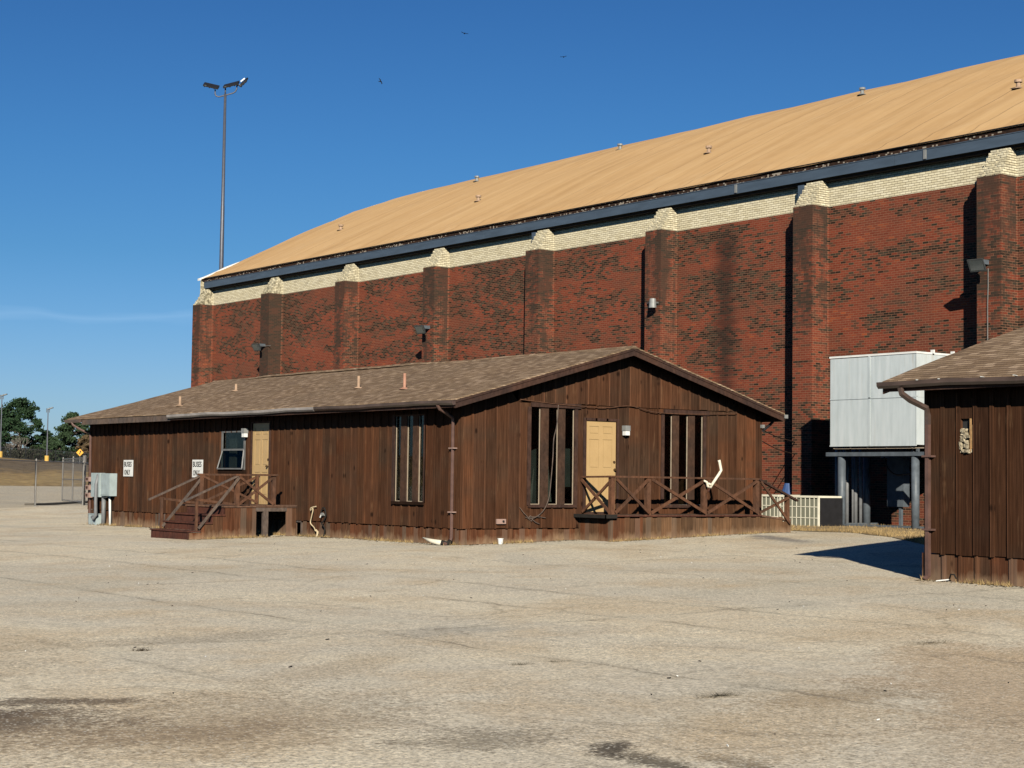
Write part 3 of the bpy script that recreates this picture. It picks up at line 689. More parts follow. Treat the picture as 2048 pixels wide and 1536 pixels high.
# ------------------------------------------------------------------ board walls
def board_wall(mb, bt, plane, fixed, u0, u1, zb, ztop, openings, outward, bw=.31, phase=0., thick=.02, batten=True, jit=.004, bat_w=.05, zjit=0.):
    """vertical boards and battens on the plane X=fixed or Y=fixed; ztop is a function of u"""
    cuts = [u0, u1]
    k = math.ceil((u0-phase)/bw)
    while phase+k*bw < u1: cuts.append(phase+k*bw); k += 1
    for o_ in openings: cuts += [max(u0, min(u1, o_[0])), max(u0, min(u1, o_[1]))]
    cuts = sorted(set(round(c_, 4) for c_ in cuts))
    def put(M_, a, b_, z0, z1a, z1b, d0, d1):
        if plane == 'X': pts8 = [(fixed+outward*d0, a, z0), (fixed+outward*d1, a, z0), (fixed+outward*d1, b_, z0), (fixed+outward*d0, b_, z0), (fixed+outward*d0, a, z1a), (fixed+outward*d1, a, z1a), (fixed+outward*d1, b_, z1b), (fixed+outward*d0, b_, z1b)]
        else: pts8 = [(a, fixed+outward*d0, z0), (b_, fixed+outward*d0, z0), (b_, fixed+outward*d1, z0), (a, fixed+outward*d1, z0), (a, fixed+outward*d0, z1a), (b_, fixed+outward*d0, z1b), (b_, fixed+outward*d1, z1b), (a, fixed+outward*d1, z1a)]
        M_.hexa(pts8)
    def spans(a, b_, zlo, zta, ztb):
        mid = (a+b_)/2; iv = [(zlo, None)]; ops = sorted([o_ for o_ in openings if o_[0]-1e-4 < mid < o_[1]+1e-4], key=lambda q: q[2])
        out = []; cur = zlo
        for o_ in ops:
            if o_[2] > cur: out.append((cur, o_[2], o_[2]))
            cur = max(cur, o_[3])
        if cur < min(zta, ztb)-.01: out.append((cur, zta, ztb))
        return out
    for a, b_ in zip(cuts, cuts[1:]):
        if b_-a < .004: continue
        t_ = thick + random.uniform(0, jit); dz = random.uniform(-zjit, zjit)
        for z0, za, zc_ in spans(a, b_, zb+dz, ztop(a), ztop(b_)): put(mb, a, b_, z0, za, zc_, -.03, t_)
    if batten:
        k = math.ceil((u0-phase)/bw)
        while phase+k*bw < u1:
            c_ = phase+k*bw + random.uniform(-.008, .008); a, b_ = max(u0, c_-bat_w/2), min(u1, c_+bat_w/2); dz = random.uniform(-zjit, zjit)
            if b_-a > .01:
                for z0, za, zc_ in spans(a, b_, zb+dz-.004, ztop(a)+.0, ztop(b_)+.0): put(bt, a, b_, z0, za, zc_, thick-.004, thick+.028)
            k += 1

def six_panel(parent, plane, fixed, a, b_, z0, z1, out, hinge_hi, name='door'):
    """a six panel door; face lies on plane, out is the outward sign"""
    def bx(m, u0, u1, za, zb_, d0, d1):
        if plane == 'X': m.box(fixed+out*d0, fixed+out*d1, u0, u1, za, zb_)
        else: m.box(u0, u1, fixed+out*d0, fixed+out*d1, za, zb_)
    m = MB(); W = b_-a; H = z1-z0; bx(m, a, b_, z0, z1, -.03, .0)
    st = .12*W/.91; mu = .11; cols = [(a+st, a+W/2-mu/2), (a+W/2+mu/2, b_-st)]
    rows = [(z0+.22, z0+.80), (z0+.97, z0+1.62), (z0+1.73, z1-.12)]
    bx(m, a, a+st, z0, z1, 0, .012); bx(m, b_-st, b_, z0, z1, 0, .012); bx(m, a+W/2-mu/2, a+W/2+mu/2, z0, z1, 0, .0118)
    zz = z0
    for (ra, rb) in rows:
        for (ca, cb_) in cols: bx(m, ca, cb_, zz, ra, 0, .0116)
        zz = rb
    for (ca, cb_) in cols: bx(m, ca, cb_, zz, z1, 0, .0116)
    for (ra, rb) in rows:
        for (ca, cb_) in cols: bx(m, ca+.03, cb_-.03, ra+.03, rb-.03, 0, .009)
    d = m.build(name, DOORP, parent)
    hm = MB(); hu = (a+.065) if not hinge_hi else (b_-.065)
    def pt(u, z, dd): return (fixed+out*dd, u, z) if plane == 'X' else (u, fixed+out*dd, z)
    hm.tube([pt(hu, z0+.95, .01), pt(hu, z0+.95, .05)], .012, 8); hm.tube([pt(hu, z0+.95, .045), pt(hu, z0+.95, .085)], [.030, .024], 10)
    hm.build('door_knob', BRASS, d)
    hm = MB(); hm.tube([pt(hu, z0+1.12, .01), pt(hu, z0+1.12, .035)], .028, 10); hm.build('deadbolt', BRASS, d)
    return d

# ------------------------------------------------------------------ main cabin
W, L, PITCH, ZR0 = 8.84, 19.40, .278, 3.095
def rz(x): return ZR0 + PITCH*(x+.35) if x <= W/2 else ZR0 + PITCH*(W/2+.35) - PITCH*(x-W/2)
cab = thing('wooden_cabin', (0, 0, 0), 'long brown board-and-batten cabin with shingle gable roof in the middle of the lot', 'cabin')
ZS = .35
opL = [(1.345, 2.505, .885, 2.80), (8.235, 9.135, .60, 2.735), (9.57, 10.72, 1.61, 2.52)]
opG = [(1.80, 3.075, .862, 2.985), (3.372, 4.282, .60, 2.735), (5.70, 6.95, .86, 2.965)]
b, bt = MB(), MB(); board_wall(b, b, 'X', 0., 0., L, ZS, lambda u: 3.12, opL, -1, phase=.02, zjit=.008); b.build('siding', WOOD, cab)
b = MB(); board_wall(b, b, 'Y', 0., 0., W, ZS, lambda u: 3.07 if 1.5 < u < 7.9 else rz(u)-.09, opG, -1, phase=-.04, zjit=.008); b.build('siding', WOODG, cab)
b = MB(); board_wall(b, b, 'Y', -.022, 1.50, 7.9, 3.085, lambda u: rz(u)-.10, [], -1, phase=-.04, zjit=.01); b.build('gable_siding', WOODG, cab)
b = MB(); board_wall(b, b, 'X', W, 0., L, ZS, lambda u: 3.10, [], 1); b.build('siding', WOODG, cab)
b = MB(); board_wall(b, b, 'Y', L, 0., W, ZS, lambda u: rz(u)-.10, [], 1); b.build('siding', WOODG, cab)
b = MB(); b.box(-.032, .05, -.045, .055, ZS-.01, 3.05); b.build('corner_board', WOOD, cab)
b = MB(); b.box(W-.06, W+.04, -.05, .03, ZS-.01, 3.0); b.build('corner_board', WOODG, cab)
# skirting, set back under the siding, ragged and patched
def skirt(plane, fixed, u0, u1, ztop, out, par, openings=(), name='skirting', mat=None):
    m = MB(); u = u0
    while u < u1-.01:
        w_ = random.choice((.14, .155, .155, .17, .12)); e_ = min(u1, u+w_); g_ = random.choice((0, 0, .004, .012)); zt = ztop + random.uniform(-.03, .0); t_ = random.uniform(.0, .014)
        skip = any(o_[0] < (u+e_)/2 < o_[1] for o_ in openings)
        if not skip:
            tilt = random.uniform(-.008, .008)
            if plane == 'X': m.hexa([(fixed-out*.02, u+tilt, -.5), (fixed+out*t_, u+tilt, -.5), (fixed+out*t_, e_-g_+tilt, -.5), (fixed-out*.02, e_-g_+tilt, -.5), (fixed-out*.02, u, zt), (fixed+out*t_, u, zt), (fixed+out*t_, e_-g_, zt), (fixed-out*.02, e_-g_, zt)])
            else: m.hexa([(u+tilt, fixed-out*.02, -.5), (e_-g_+tilt, fixed-out*.02, -.5), (e_-g_+tilt, fixed+out*t_, -.5), (u+tilt, fixed+out*t_, -.5), (u, fixed-out*.02, zt), (e_-g_, fixed-out*.02, zt), (e_-g_, fixed+out*t_, zt), (u, fixed+out*t_, zt)])
        u = e_
    return m.build(name, mat or SKIRT, par)
skirt('X', 0.004, 0, L, ZS-.006, -1, cab, [(6.62, 6.83)])
skirt('Y', 0.004, 0, W, ZS-.006, -1, cab); skirt('X', W-.004, 0, L, ZS, 1, cab); skirt('Y', L-.004, 0, W, ZS, 1, cab)
b = MB(); b.box(-.016, .03, 6.60, 6.64, .0, ZS-.01); b.box(-.018, .03, 6.60, 6.86, ZS-.05, ZS-.012); b.build('crawl_vent_frame', GREYWOOD, cab)
b = MB(); b.box(-.02, -.003, 14.35, 14.50, -.3, ZS-.01); b.box(-.02, -.003, 14.10, 14.16, -.3, ZS-.02); b.build('patch_board', GREYWOOD, cab)
# roof
def roof_sheet(x0, z0_, x1, z1_, ya, yb, mat, par, name='roof', seed=0, nx_=14, ny_=70):
    m = MB(); rows = []
    for j in range(ny_+1):
        y = ya+(yb-ya)*j/ny_
        for i in range(nx_+1):
            t_ = i/nx_; x = x0+(x1-x0)*t_; z = z0_+(z1_-z0_)*t_; d_ = .028*mnoise.noise(Vector((x*.5+seed, y*.42, 1)))+.008*mnoise.noise(Vector((x*2, y*1.7, 5)))
            if i == 0: d_ *= .5
            m.v.append((x, y, z+d_))
    nxx = nx_+1
    for j in range(ny_):
        for i in range(nx_): m.f.append((j*nxx+i, j*nxx+i+1, (j+1)*nxx+i+1, (j+1)*nxx+i))
    top = len(m.v)
    for k in range(top): x, y, z = m.v[k]; m.v.append((x, y, z-.030))
    for j in range(ny_):
        for i in range(nx_): m.f.append((top+j*nxx+i, top+(j+1)*nxx+i, top+(j+1)*nxx+i+1, top+j*nxx+i+1))
    edge = [i for i in range(nxx)] + [j*nxx+nx_ for j in range(1, ny_+1)] + [ny_*nxx+i for i in range(nx_-1, -1, -1)] + [j*nxx for j in range(ny_-1, 0, -1)]
    for a_, b__ in zip(edge, edge[1:]+edge[:1]): m.f.append((a_, b__, b__+top, a_+top))
    return m.build(name, mat, par, recalc=True)
OV, OVR, OR_ = .46, .37, .44; XR = W/2; ZRG = rz(XR)
roofL = roof_sheet(-OV-.03, rz(-OV-.03), XR+.002, ZRG, -OR_-.02, L+.60, SHING, cab, seed=0)
roofR = roof_sheet(W+OVR+.03, rz(-OVR-.03), XR-.002, ZRG+.001, -OR_-.02, L+.60, SHING, cab, seed=5)
b = MB(); ny_ = 50
for j in range(ny_):
    y = -OR_-.03 + (L+.6+OR_)*j/ny_; y2 = -OR_-.03 + (L+.6+OR_)*(j+1)/ny_
    lift = .032*ss((y-6.5)/3.)*(1-ss((y-16)/1.5))
    lift += .028*mnoise.noise(Vector((XR*.5, y*.42, 1)))
    b.hexa([(XR-.14, y, ZRG-.038+lift), (XR+.14, y, ZRG-.038+lift), (XR+.14, y2+.02, ZRG-.038+lift), (XR-.14, y2+.02, ZRG-.038+lift), (XR-.02, y, ZRG+.022+lift), (XR+.02, y, ZRG+.022+lift), (XR+.02, y2+.02, ZRG+.022+lift), (XR-.02, y2+.02, ZRG+.022+lift)])
b.build('ridge_cap', SHING, cab)
# soffits (boarding closed underneath), rake boards, eave boards
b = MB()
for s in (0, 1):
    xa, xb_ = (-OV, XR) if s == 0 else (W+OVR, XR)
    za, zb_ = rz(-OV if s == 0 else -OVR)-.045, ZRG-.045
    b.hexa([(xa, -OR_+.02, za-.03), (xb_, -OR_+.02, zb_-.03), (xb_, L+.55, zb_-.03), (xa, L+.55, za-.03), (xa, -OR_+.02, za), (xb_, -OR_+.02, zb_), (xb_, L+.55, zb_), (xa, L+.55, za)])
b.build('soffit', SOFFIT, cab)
for s in (0, 1):
    b = MB(); xa = -OV-.005 if s == 0 else W+OVR+.005; za, zb_ = rz(-OV if s == 0 else -OVR), ZRG
    for (y0, y1, dt, db) in ((-OR_-.005, -OR_+.03, -.034, -.20), (-OR_-.022, -OR_-.006, -.034, -.085)):
        b.hexa([(xa, y0, za+db), (XR, y0, zb_+db), (XR, y1, zb_+db), (xa, y1, za+db), (xa, y0, za+dt), (XR, y0, zb_+dt), (XR, y1, zb_+dt), (xa, y1, za+dt)])
    b.build('rake_board', TRIM, cab)
    b = MB(); b.hexa([(xa, L+.55, za-.2), (XR, L+.55, zb_-.2), (XR, L+.58, zb_-.2), (xa, L+.58, za-.2), (xa, L+.55, za-.034), (XR, L+.55, zb_-.034), (XR, L+.58, zb_-.034), (xa, L+.58, za-.034)]); b.build('rake_board', TRIM, cab)
zev = rz(-OV)-.036
b = MB(); b.box(-OV-.012, -OV+.02, -OR_+.035, 12.98, zev-.15, zev); b.build('eave_board', TRIM, cab)
b = MB(); b.box(-OV-.012, -OV+.02, 12.99, 18.95, zev-.165, zev); b.build('eave_board', GREYWOOD, cab)
b = MB(); b.box(W+OVR-.02, W+OVR+.012, -OR_+.035, L+.5, zev-.15, zev); b.build('eave_board', TRIM, cab)
def gutter(mats, par, xo, ya, yb, zt, sgn=-1):
    m = MB(); n = max(2, int((yb-ya)/.6)); pr = [(0, 0), (-.0, -.085), (.055, -.098), (.092, -.06), (.098, .0), (.086, .0), (.080, -.05), (.05, -.085), (.012, -.075), (.012, 0)]
    for j in range(n+1):
        y = ya+(yb-ya)*j/n; sag = .010*math.sin(y*1.3)+.006*math.sin(y*3.1)
        for (d_, h_) in pr: m.v.append((xo+sgn*d_, y, zt+h_+sag))
    k = len(pr)
    for j in range(n):
        for i in range(k): m.f.append((j*k+i, j*k+(i+1) % k, (j+1)*k+(i+1) % k, (j+1)*k+i))
    m.f.append((0, 1, 2, 3, 4)); m.f.append(tuple(n*k+i for i in (4, 3, 2, 1, 0)))
    return m.build('gutter', mats, par)
gutter(GUTD, cab, -OV-.013, -OR_-.02, 5.2, zev+.004)
gutter(GUTL, cab, -OV-.013, 5.22, 13.0, zev+.0)
gutter(GUTD, cab, -OV-.013, 18.97, 20.05, zev-.0)
gutter(GUTD, cab, W+OVR+.013, -OR_, L+.5, zev, 1)
b = MB(); b.box(W+OVR+.01, W+OVR+.11, -OR_-.05, -OR_-.02, zev-.07, zev+.02); b.build('gutter_end', SOCKET, cab)
b = MB(); b.tube([(-.52, .12, zev-.09), (-.46, .13, 2.86), (-.28, .15, 2.78), (-.09, .18, 2.68), (-.075, .19, 2.58), (-.075, .19, 1.2), (-.075, .19, .16), (-.12, .17, .06), (-.30, .15, .015)], [.045, .042, .04, .036, .036, .036, .036, .042, .045], 8)
b.build('downspout', SPOUT, cab)
for z in (2.03, .68):
    b = MB(); b.box(-.125, -.02, .10, .28, z, z+.025); b.build('downspout_strap', PINKB, cab)
b = MB(); b.tube([(-.53, 19.55, zev-.08), (-.50, 19.5, 2.86), (-.30, 19.35, 2.72), (-.08, 19.25, 2.62), (-.06, 19.22, 2.5), (-.06, 19.12, .02)], .036, 8); b.build('downspout', SPOUT, cab)
b = MB(); b.tube([(W+.12, -.1, 2.72), (W+.05, -.06, 2.66), (W+.30, -.05, 2.80), (W+.42, -.05, 2.90)], .035, 8); b.build('downspout', BLACK, cab)
b = MB(); b.box(W-.02, W+.06, -.12, -.05, 2.72, 2.80); b.build('junction_box', SOCKET, cab)
for (x, y, z, mt, hh) in ((.6, 14.6, 0, TANV, .26), (2.35, 14.6, 0, TANV, .2), (1.5, 6.55, 0, TANV, .30), (1.0, 3.72, 0, PINKV, .36)):
    z = rz(x); b = MB(); b.tube([(x, y, z-.05), (x, y, z+hh)], .036, 8); b.tube([(x, y, z-.01), (x, y, z+.03)], [.14, .06], 8); b.build('vent_pipe', mt, roofL)
# doors
six_panel(cab, 'Y', -.004, 3.372, 4.282, .70, 2.732, -1, True)
six_panel(cab, 'X', -.004, 8.235, 9.135, .70, 2.732, -1, False and True or False)
def casing(plane, fixed, a, b_, z0, z1, out, w_=.06, sill=True):
    m = MB()
    def bx(u0, u1, za, zb_, d1):
        if plane == 'X': m.box(fixed, fixed+out*d1, u0, u1, za, zb_)
        else: m.box(u0, u1, fixed, fixed+out*d1, za, zb_)
    bx(a-w_, a, z0, z1+w_, .050); bx(b_, b_+w_, z0, z1+w_, .050); bx(a, b_, z1, z1+w_, .048)
    if sill: bx(a, b_, z0-.10, z0, .05)
    return m.build('door_frame', TRIM, cab)
casing('Y', .0, 3.372, 4.282, .70, 2.735, -1); casing('X', .0, 8.235, 9.135, .70, 2.735, -1, .045)
# tall three light windows
def tall_window(plane, fixed, a, b_, z0, z1, out, bars, glassx, ordr, header=True):
    def bx(m, u0, u1, za, zb_, d0, d1):
        if plane == 'X': m.box(fixed+out*d0, fixed+out*d1, u0, u1, za, zb_)
        else: m.box(u0, u1, fixed+out*d0, fixed+out*d1, za, zb_)
    m = MB(); bx(m, a-.09, a, z0-.02, z1, -.02, .048); bx(m, b_, b_+.09, z0-.02, z1, -.02, .048)
    if not header: bx(m, a-.005, b_+.005, z1-.03, z1, -.02, .045)
    if header: bx(m, a-.02, b_+.16, z1, z1+.10, -.02, .075)
    win = m.build('window', TRIM, cab)
    m = MB(); bx(m, a-.06, b_+.05, z0-.065, z0, .0, .085); m.build('sill', SOFFIT if ordr else TRIM, win)
    for (u0, u1) in bars:
        m = MB(); bx(m, u0, u1, z0, z1, -.03, .030); m.build('mullion', MULL, win)
    for (u0, u1) in glassx:
        m = MB(); bx(m, u0, u1, z0, z1, -.018, -.012); m.build('pane', GLASS, win)
        s0, s1 = u1-.018, u1-.002
        m = MB(); bx(m, s0, s1, z0, z1, -.012, .006); bx(m, u0, u1, z0, z0+.014, -.012, .002); m.build('sash_frame', ALU, win)
    return win
tall_window('Y', 0., 1.835, 3.055, .862, 2.985, -1, [(2.115, 2.33), (2.605, 2.795)], [(1.835, 2.11), (2.335, 2.60), (2.80, 3.055)], False)
tall_window('Y', 0., 5.72, 6.95, .86, 2.965, -1, [(5.985, 6.185), (6.48, 6.685)], [(5.72, 5.98), (6.19, 6.475), (6.69, 6.95)], False)
tall_window('X', 0., 1.345, 2.505, .885, 2.80, -1, [(1.58, 1.79), (2.04, 2.27)], [(1.345, 1.575), (1.795, 2.035), (2.275, 2.505)], True, False)
# small window with the lower sash tipped out
m = MB(); m.box(-.045, .02, 9.50, 9.57, 1.55, 2.56); m.box(-.045, .02, 10.72, 10.79, 1.55, 2.56); m.box(-.045, .02, 9.565, 10.725, 2.521, 2.561); win = m.build('window', ALUD, cab)
m = MB(); m.box(-.10, .0, 9.42, 10.86, 1.46, 1.56); m.build('sill', SOFFIT, win)
m = MB(); m.box(.0, .006, 9.57, 10.72, 2.07, 2.52); m.build('pane', GLASS, win)
m = MB(); m.box(-.03, .01, 9.57, 10.72, 2.07, 2.10); m.build('upper_sash', ALUD, win)
m = MB(); f0, f1, fz0, fz1 = -.135, -.035, 1.585, 2.07
m.bar((f0, 9.46, fz0), (f1, 9.56, fz1), .03); m.bar((f0, 10.81, fz0), (f1, 10.72, fz1), .03); m.bar((f0, 9.46, fz0), (f0, 10.81, fz0), .035); m.bar((f1, 9.56, fz1), (f1, 10.72, fz1), .035); sash = m.build('lower_sash', ALUD, win)
m = MB(); m.hexa([(f0, 9.46, fz0), (f0+.008, 9.46, fz0), (f0+.008, 10.81, fz0), (f0, 10.81, fz0), (f1, 9.56, fz1), (f1+.008, 9.56, fz1), (f1+.008, 10.72, fz1), (f1, 10.72, fz1)]); m.build('pane', GLASSD, sash)
# inside of the cabin: floor, back wall and things leaning behind the glass
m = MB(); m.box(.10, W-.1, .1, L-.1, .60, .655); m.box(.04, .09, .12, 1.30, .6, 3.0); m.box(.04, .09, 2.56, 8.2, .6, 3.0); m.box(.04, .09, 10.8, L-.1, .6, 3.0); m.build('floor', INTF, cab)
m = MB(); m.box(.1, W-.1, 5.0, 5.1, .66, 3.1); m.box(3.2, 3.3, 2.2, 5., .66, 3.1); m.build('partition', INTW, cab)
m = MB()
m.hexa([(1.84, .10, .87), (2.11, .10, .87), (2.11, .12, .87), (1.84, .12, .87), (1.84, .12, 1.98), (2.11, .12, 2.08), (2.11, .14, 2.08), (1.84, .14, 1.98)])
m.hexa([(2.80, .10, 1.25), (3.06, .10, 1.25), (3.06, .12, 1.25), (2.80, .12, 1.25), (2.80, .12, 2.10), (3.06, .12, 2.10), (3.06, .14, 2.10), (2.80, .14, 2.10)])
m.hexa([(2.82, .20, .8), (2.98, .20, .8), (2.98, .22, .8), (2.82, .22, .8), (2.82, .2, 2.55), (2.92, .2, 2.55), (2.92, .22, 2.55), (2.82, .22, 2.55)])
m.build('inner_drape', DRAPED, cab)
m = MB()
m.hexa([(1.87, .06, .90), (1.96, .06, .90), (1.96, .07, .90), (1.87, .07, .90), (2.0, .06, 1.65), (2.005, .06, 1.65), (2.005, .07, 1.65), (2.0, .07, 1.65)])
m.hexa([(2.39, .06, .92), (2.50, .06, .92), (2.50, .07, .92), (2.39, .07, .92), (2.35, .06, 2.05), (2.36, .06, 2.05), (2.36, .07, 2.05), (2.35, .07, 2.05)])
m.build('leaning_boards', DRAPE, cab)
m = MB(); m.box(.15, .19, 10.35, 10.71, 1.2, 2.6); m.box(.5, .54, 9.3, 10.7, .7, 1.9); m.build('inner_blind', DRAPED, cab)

# trailing wires on the gable
def wire(name, pts_, r_, mat, label, cat):
    P_ = [Vector(p_) for p_ in pts_]; out = []
    for i in range(len(P_)-1):
        p0, p1, p2, p3 = P_[max(i-1, 0)], P_[i], P_[i+1], P_[min(i+2, len(P_)-1)]
        for k in range(6):
            t_ = k/6; out.append(.5*((2*p1)+(p2-p0)*t_+(2*p0-5*p1+4*p2-p3)*t_*t_+(3*p1-3*p2+p3-p0)*t_**3))
    out.append(P_[-1]); m_ = MB(); m_.tube(out, r_, 6); return tag(m_.build(name, mat, smooth=True), label, cat)
wire('loose_cable', [(1.5, -.08, 3.13), (2.6, -.09, 3.06), (3.8, -.08, 3.03), (4.65, -.07, 3.10), (5.3, -.09, 2.99), (6.2, -.08, 2.97), (7.2, -.07, 3.0), (8.0, -.07, 3.03)], .011, RAIL, 'thin brown cable sagging along the bottom of the gable boards', 'cable')
m = wire('loose_cable', [(2.55, -.085, 3.05), (2.5, -.10, 2.6), (2.42, -.10, 2.3), (2.40, -.10, 1.9), (2.36, -.10, 1.45), (2.30, -.10, 1.0), (2.16, -.08, .72), (1.95, -.07, .58), (1.80, -.06, .56)], .012, GREYWOOD, 'pale cable hanging over the gable window into a tangle below its sill', 'cable')
t = MB()
for q in [[(1.8, -.06, .56), (1.65, -.07, .67), (1.53, -.06, .80)], [(1.7, -.05, .58), (2.0, -.07, .60), (2.25, -.06, .57)], [(1.85, -.06, .56), (1.98, -.06, .47), (2.08, -.06, .44)], [(1.75, -.06, .57), (1.85, -.07, .50), (1.9, -.06, .58), (1.82, -.07, .62), (1.76, -.06, .55)]]: t.tube(q, .010, 5)
t.build('cable_tangle', GREYWOOD, m)
for (z0, z1, lab) in ((2.70, 2.62, 'upper brown cable strung from the cabin eave to the brick hall'), (2.42, 2.25, 'lower brown cable strung from the cabin corner to the brick hall')):
    wire('service_cable', [(W+.03, -.02, z0), (12.5, 2.95, (z0+z1)/2-.03), (XP+.6, 6.3, z1)], .014, TRIM, lab, 'cable')

# wall lamps
def wall_lamp(plane, u, z, label):
    if plane == 'Y': loc = (u, -.05, z)
    else: loc = (-.05, u, z)
    th_ = thing('wall_lamp', loc, label, 'wall lamp', 'square lamps beside the doors')
    def bx(m_, a0, a1, za, zb_, d0, d1):
        if plane == 'X': m_.box(-d0, -d1, a0, a1, za, zb_)
        else: m_.box(a0, a1, -d0, -d1, za, zb_)
    m_ = MB(); bx(m_, u-.075, u+.075, z, z+.12, .045, .17); bx(m_, u-.06, u+.06, z-.10, z+.0, .045, .06); m_.build('housing', SOCKET, th_)
    m_ = MB(); bx(m_, u-.065, u+.065, z-.10, z-.001, .06, .16); m_.build('shade', WHITE, th_)
wall_lamp('Y', 4.50, 2.53, 'square wall lamp right of the gable door')
wall_lamp('X', 9.40, 2.49, 'square wall lamp between the small window and the left door')

# BUSES ONLY signs
def text_mesh(s_, size, name):
    cu = bpy.data.curves.new(name, 'FONT'); cu.body = s_; cu.size = size; cu.align_x = 'CENTER'; cu.align_y = 'CENTER'; cu.extrude = .002; cu.offset = .002
    o_ = bpy.data.objects.new(name, cu); C.objects.link(o_); dg = bpy.context.evaluated_depsgraph_get(); dg.update()
    me = bpy.data.meshes.new_from_object(o_.evaluated_get(dg)); C.objects.unlink(o_); bpy.data.objects.remove(o_); return me
for (y0, y1, lab) in ((16.17, 16.81, 'white sign reading BUSES ONLY beside the electrical boxes'), (11.79, 12.41, 'white sign reading BUSES ONLY behind the stair rail')):
    th_ = thing('bus_sign', (-.06, (y0+y1)/2, 1.585), lab, 'sign', 'white signs on the long cabin wall')
    m_ = MB(); m_.box(-.052, -.048-.012, y0, y1, 1.35, 1.82); m_.build('panel', WHITE, th_)
    for (s_, zc_, sx) in (('BUSES', 1.70, 1.0), ('ONLY', 1.47, 1.0)):
        me = text_mesh(s_, .17, 'lettering'); o_ = bpy.data.objects.new('lettering', me); C.objects.link(o_); me.materials.append(BLACK)
        bb = [v_.co.x for v_ in me.vertices]; bh = [v_.co.y for v_ in me.vertices]; wdt = max(bb)-min(bb); hgt = max(bh)-min(bh); cx = (max(bb)+min(bb))/2; cy = (max(bh)+min(bh))/2
        tw = (.50 if s_ == 'BUSES' else .38)
        for v_ in me.vertices: v_.co.x = (v_.co.x-cx)*tw/wdt; v_.co.y = (v_.co.y-cy)*.145/hgt
        o_.parent = th_
        o_.matrix_local = Matrix(((0, 0, -1, -.004), (-1, 0, 0, .05*(1 if s_ == 'ONLY' else .3)), (0, 1, 0, zc_-1.585), (0, 0, 0, 1)))

# electrical gear at the far end of the long wall
el = thing('meter_cabinet', (-.05, 18.0, 0), 'pale green electrical cabinets with grey conduits at the far end of the long wall', 'electrical box')
m = MB(); m.box(-.20, -.02, 18.16, 18.775, .73, 1.44); m.build('cabinet', ELEC, el)
m = MB(); m.box(-.16, -.02, 17.94, 18.155, .98, 1.42); m.build('cabinet', ELEC, el)
m = MB(); m.box(-.24, -.02, 17.32, 17.935, .77, 1.43); m.box(-.25, -.24, 17.35, 17.90, .80, 1.40); m.build('cabinet', ELEC, el)
m = MB(); m.box(-.20, -.02, 18.33, 18.9, -.12, .23); m.box(-.21, -.02, 18.31, 18.92, .215, .235); m.build('floor_box', ELEC, el)
for pts_, r_, mt in (([(-.10, 18.62, .73), (-.10, 18.65, .2)], .045, SOCKET), ([(-.17, 18.30, 1.40), (-.24, 18.30, 1.1), (-.25, 18.28, .6), (-.24, 18.26, .2), (-.26, 18.36, .08), (-.26, 18.46, .14)], .055, CONDUIT), ([(-.10, 18.05, .75), (-.10, 18.03, -.1)], .065, CONDUIT), ([(-.10, 17.62, .77), (-.10, 17.55, -.1)], .036, WHITE), ([(-.12, 18.2, .8), (-.14, 17.95, .72), (-.12, 17.7, .76)], .03, SOCKET)):
    m = MB(); m.tube(pts_, r_, 8); m.build('conduit', mt, el, smooth=True)
sw = thing('switch_boxes', (-.05, 19.2, 1.0), 'three small brown switch boxes stacked on a post left of the cabinets', 'switch box')
for z in (1.25, 1.0, .77):
    m = MB(); m.box(-.17, -.02, 18.98, 19.26, z-.07, z+.07); bx_ = m.build('box', PINKB, sw)
    m = MB(); m.box(-.20, -.17, 19.08, 19.16, z-.02, z+.04); m.build('handle', TRIM, bx_)
ob = thing('outlet_box', (1.03, -.05, .5), 'pinkish outlet box low on the gable wall near the front corner', 'outlet box')
m = MB(); m.box(.91, 1.155, -.085, -.04, .445, .55); m.build('body', PINKB, ob)
m = MB(); m.tube([(1.08, -.085, .50), (1.08, -.105, .50)], .025, 8); m.build('socket', BLACK, ob)

# hoses by the long wall
wire('drain_hose', [(-.08, 5.80, .70), (-.12, 5.98, .66), (-.10, 6.03, .60), (-.10, 5.95, .66), (-.10, 5.92, .60), (-.10, 5.98, .45), (-.10, 6.02, .30), (-.10, 5.85, .20), (-.12, 5.75, .12)], .015, HOSE, 'cream hose curling up the skirting right of the left steps', 'hose')
m = MB(); m.tube([(-.10, 5.76, .14), (-.10, 5.68, .10), (-.12, 5.66, .02)], .026, 7); m.tube([(-.12, 5.66, .03), (-.16, 5.62, -.02)], .03, 7); tag(m.build('pipe_elbow', HOSE), 'short cream pipe elbow at the foot of the hose', 'pipe')
wire('black_hose', [(-.10, 5.55, .55), (-.10, 5.48, .66), (-.10, 5.38, .66), (-.09, 5.34, .5), (-.09, 5.42, .38), (-.10, 5.5, .30), (-.10, 5.36, .2), (-.11, 5.38, .02), (-.25, 5.25, -.02), (-.2, 5.1, -.02)], .018, BLKMAT, 'black hose looped on a tap beside the cream hose', 'hose')
tp = MB(); tp.tube([(-.03, 5.5, .50), (-.13, 5.5, .50), (-.15, 5.5, .44)], .022, 8); tp.tube([(-.09, 5.46, .53), (-.09, 5.54, .53)], .03, 8); tag(tp.build('garden_tap', SOCKET), 'metal garden tap on the long wall skirting', 'tap')
m = MB(); m.tube([(-.22, .17, .04), (-.32, .30, .05), (-.36, .48, .07), (-.42, .75, .14)], [.05, .06, .05, .012], 8); tag(m.build('downspout_outlet', PVC, smooth=True), 'broken cream plastic outlet lying at the foot of the corner downspout', 'pipe')
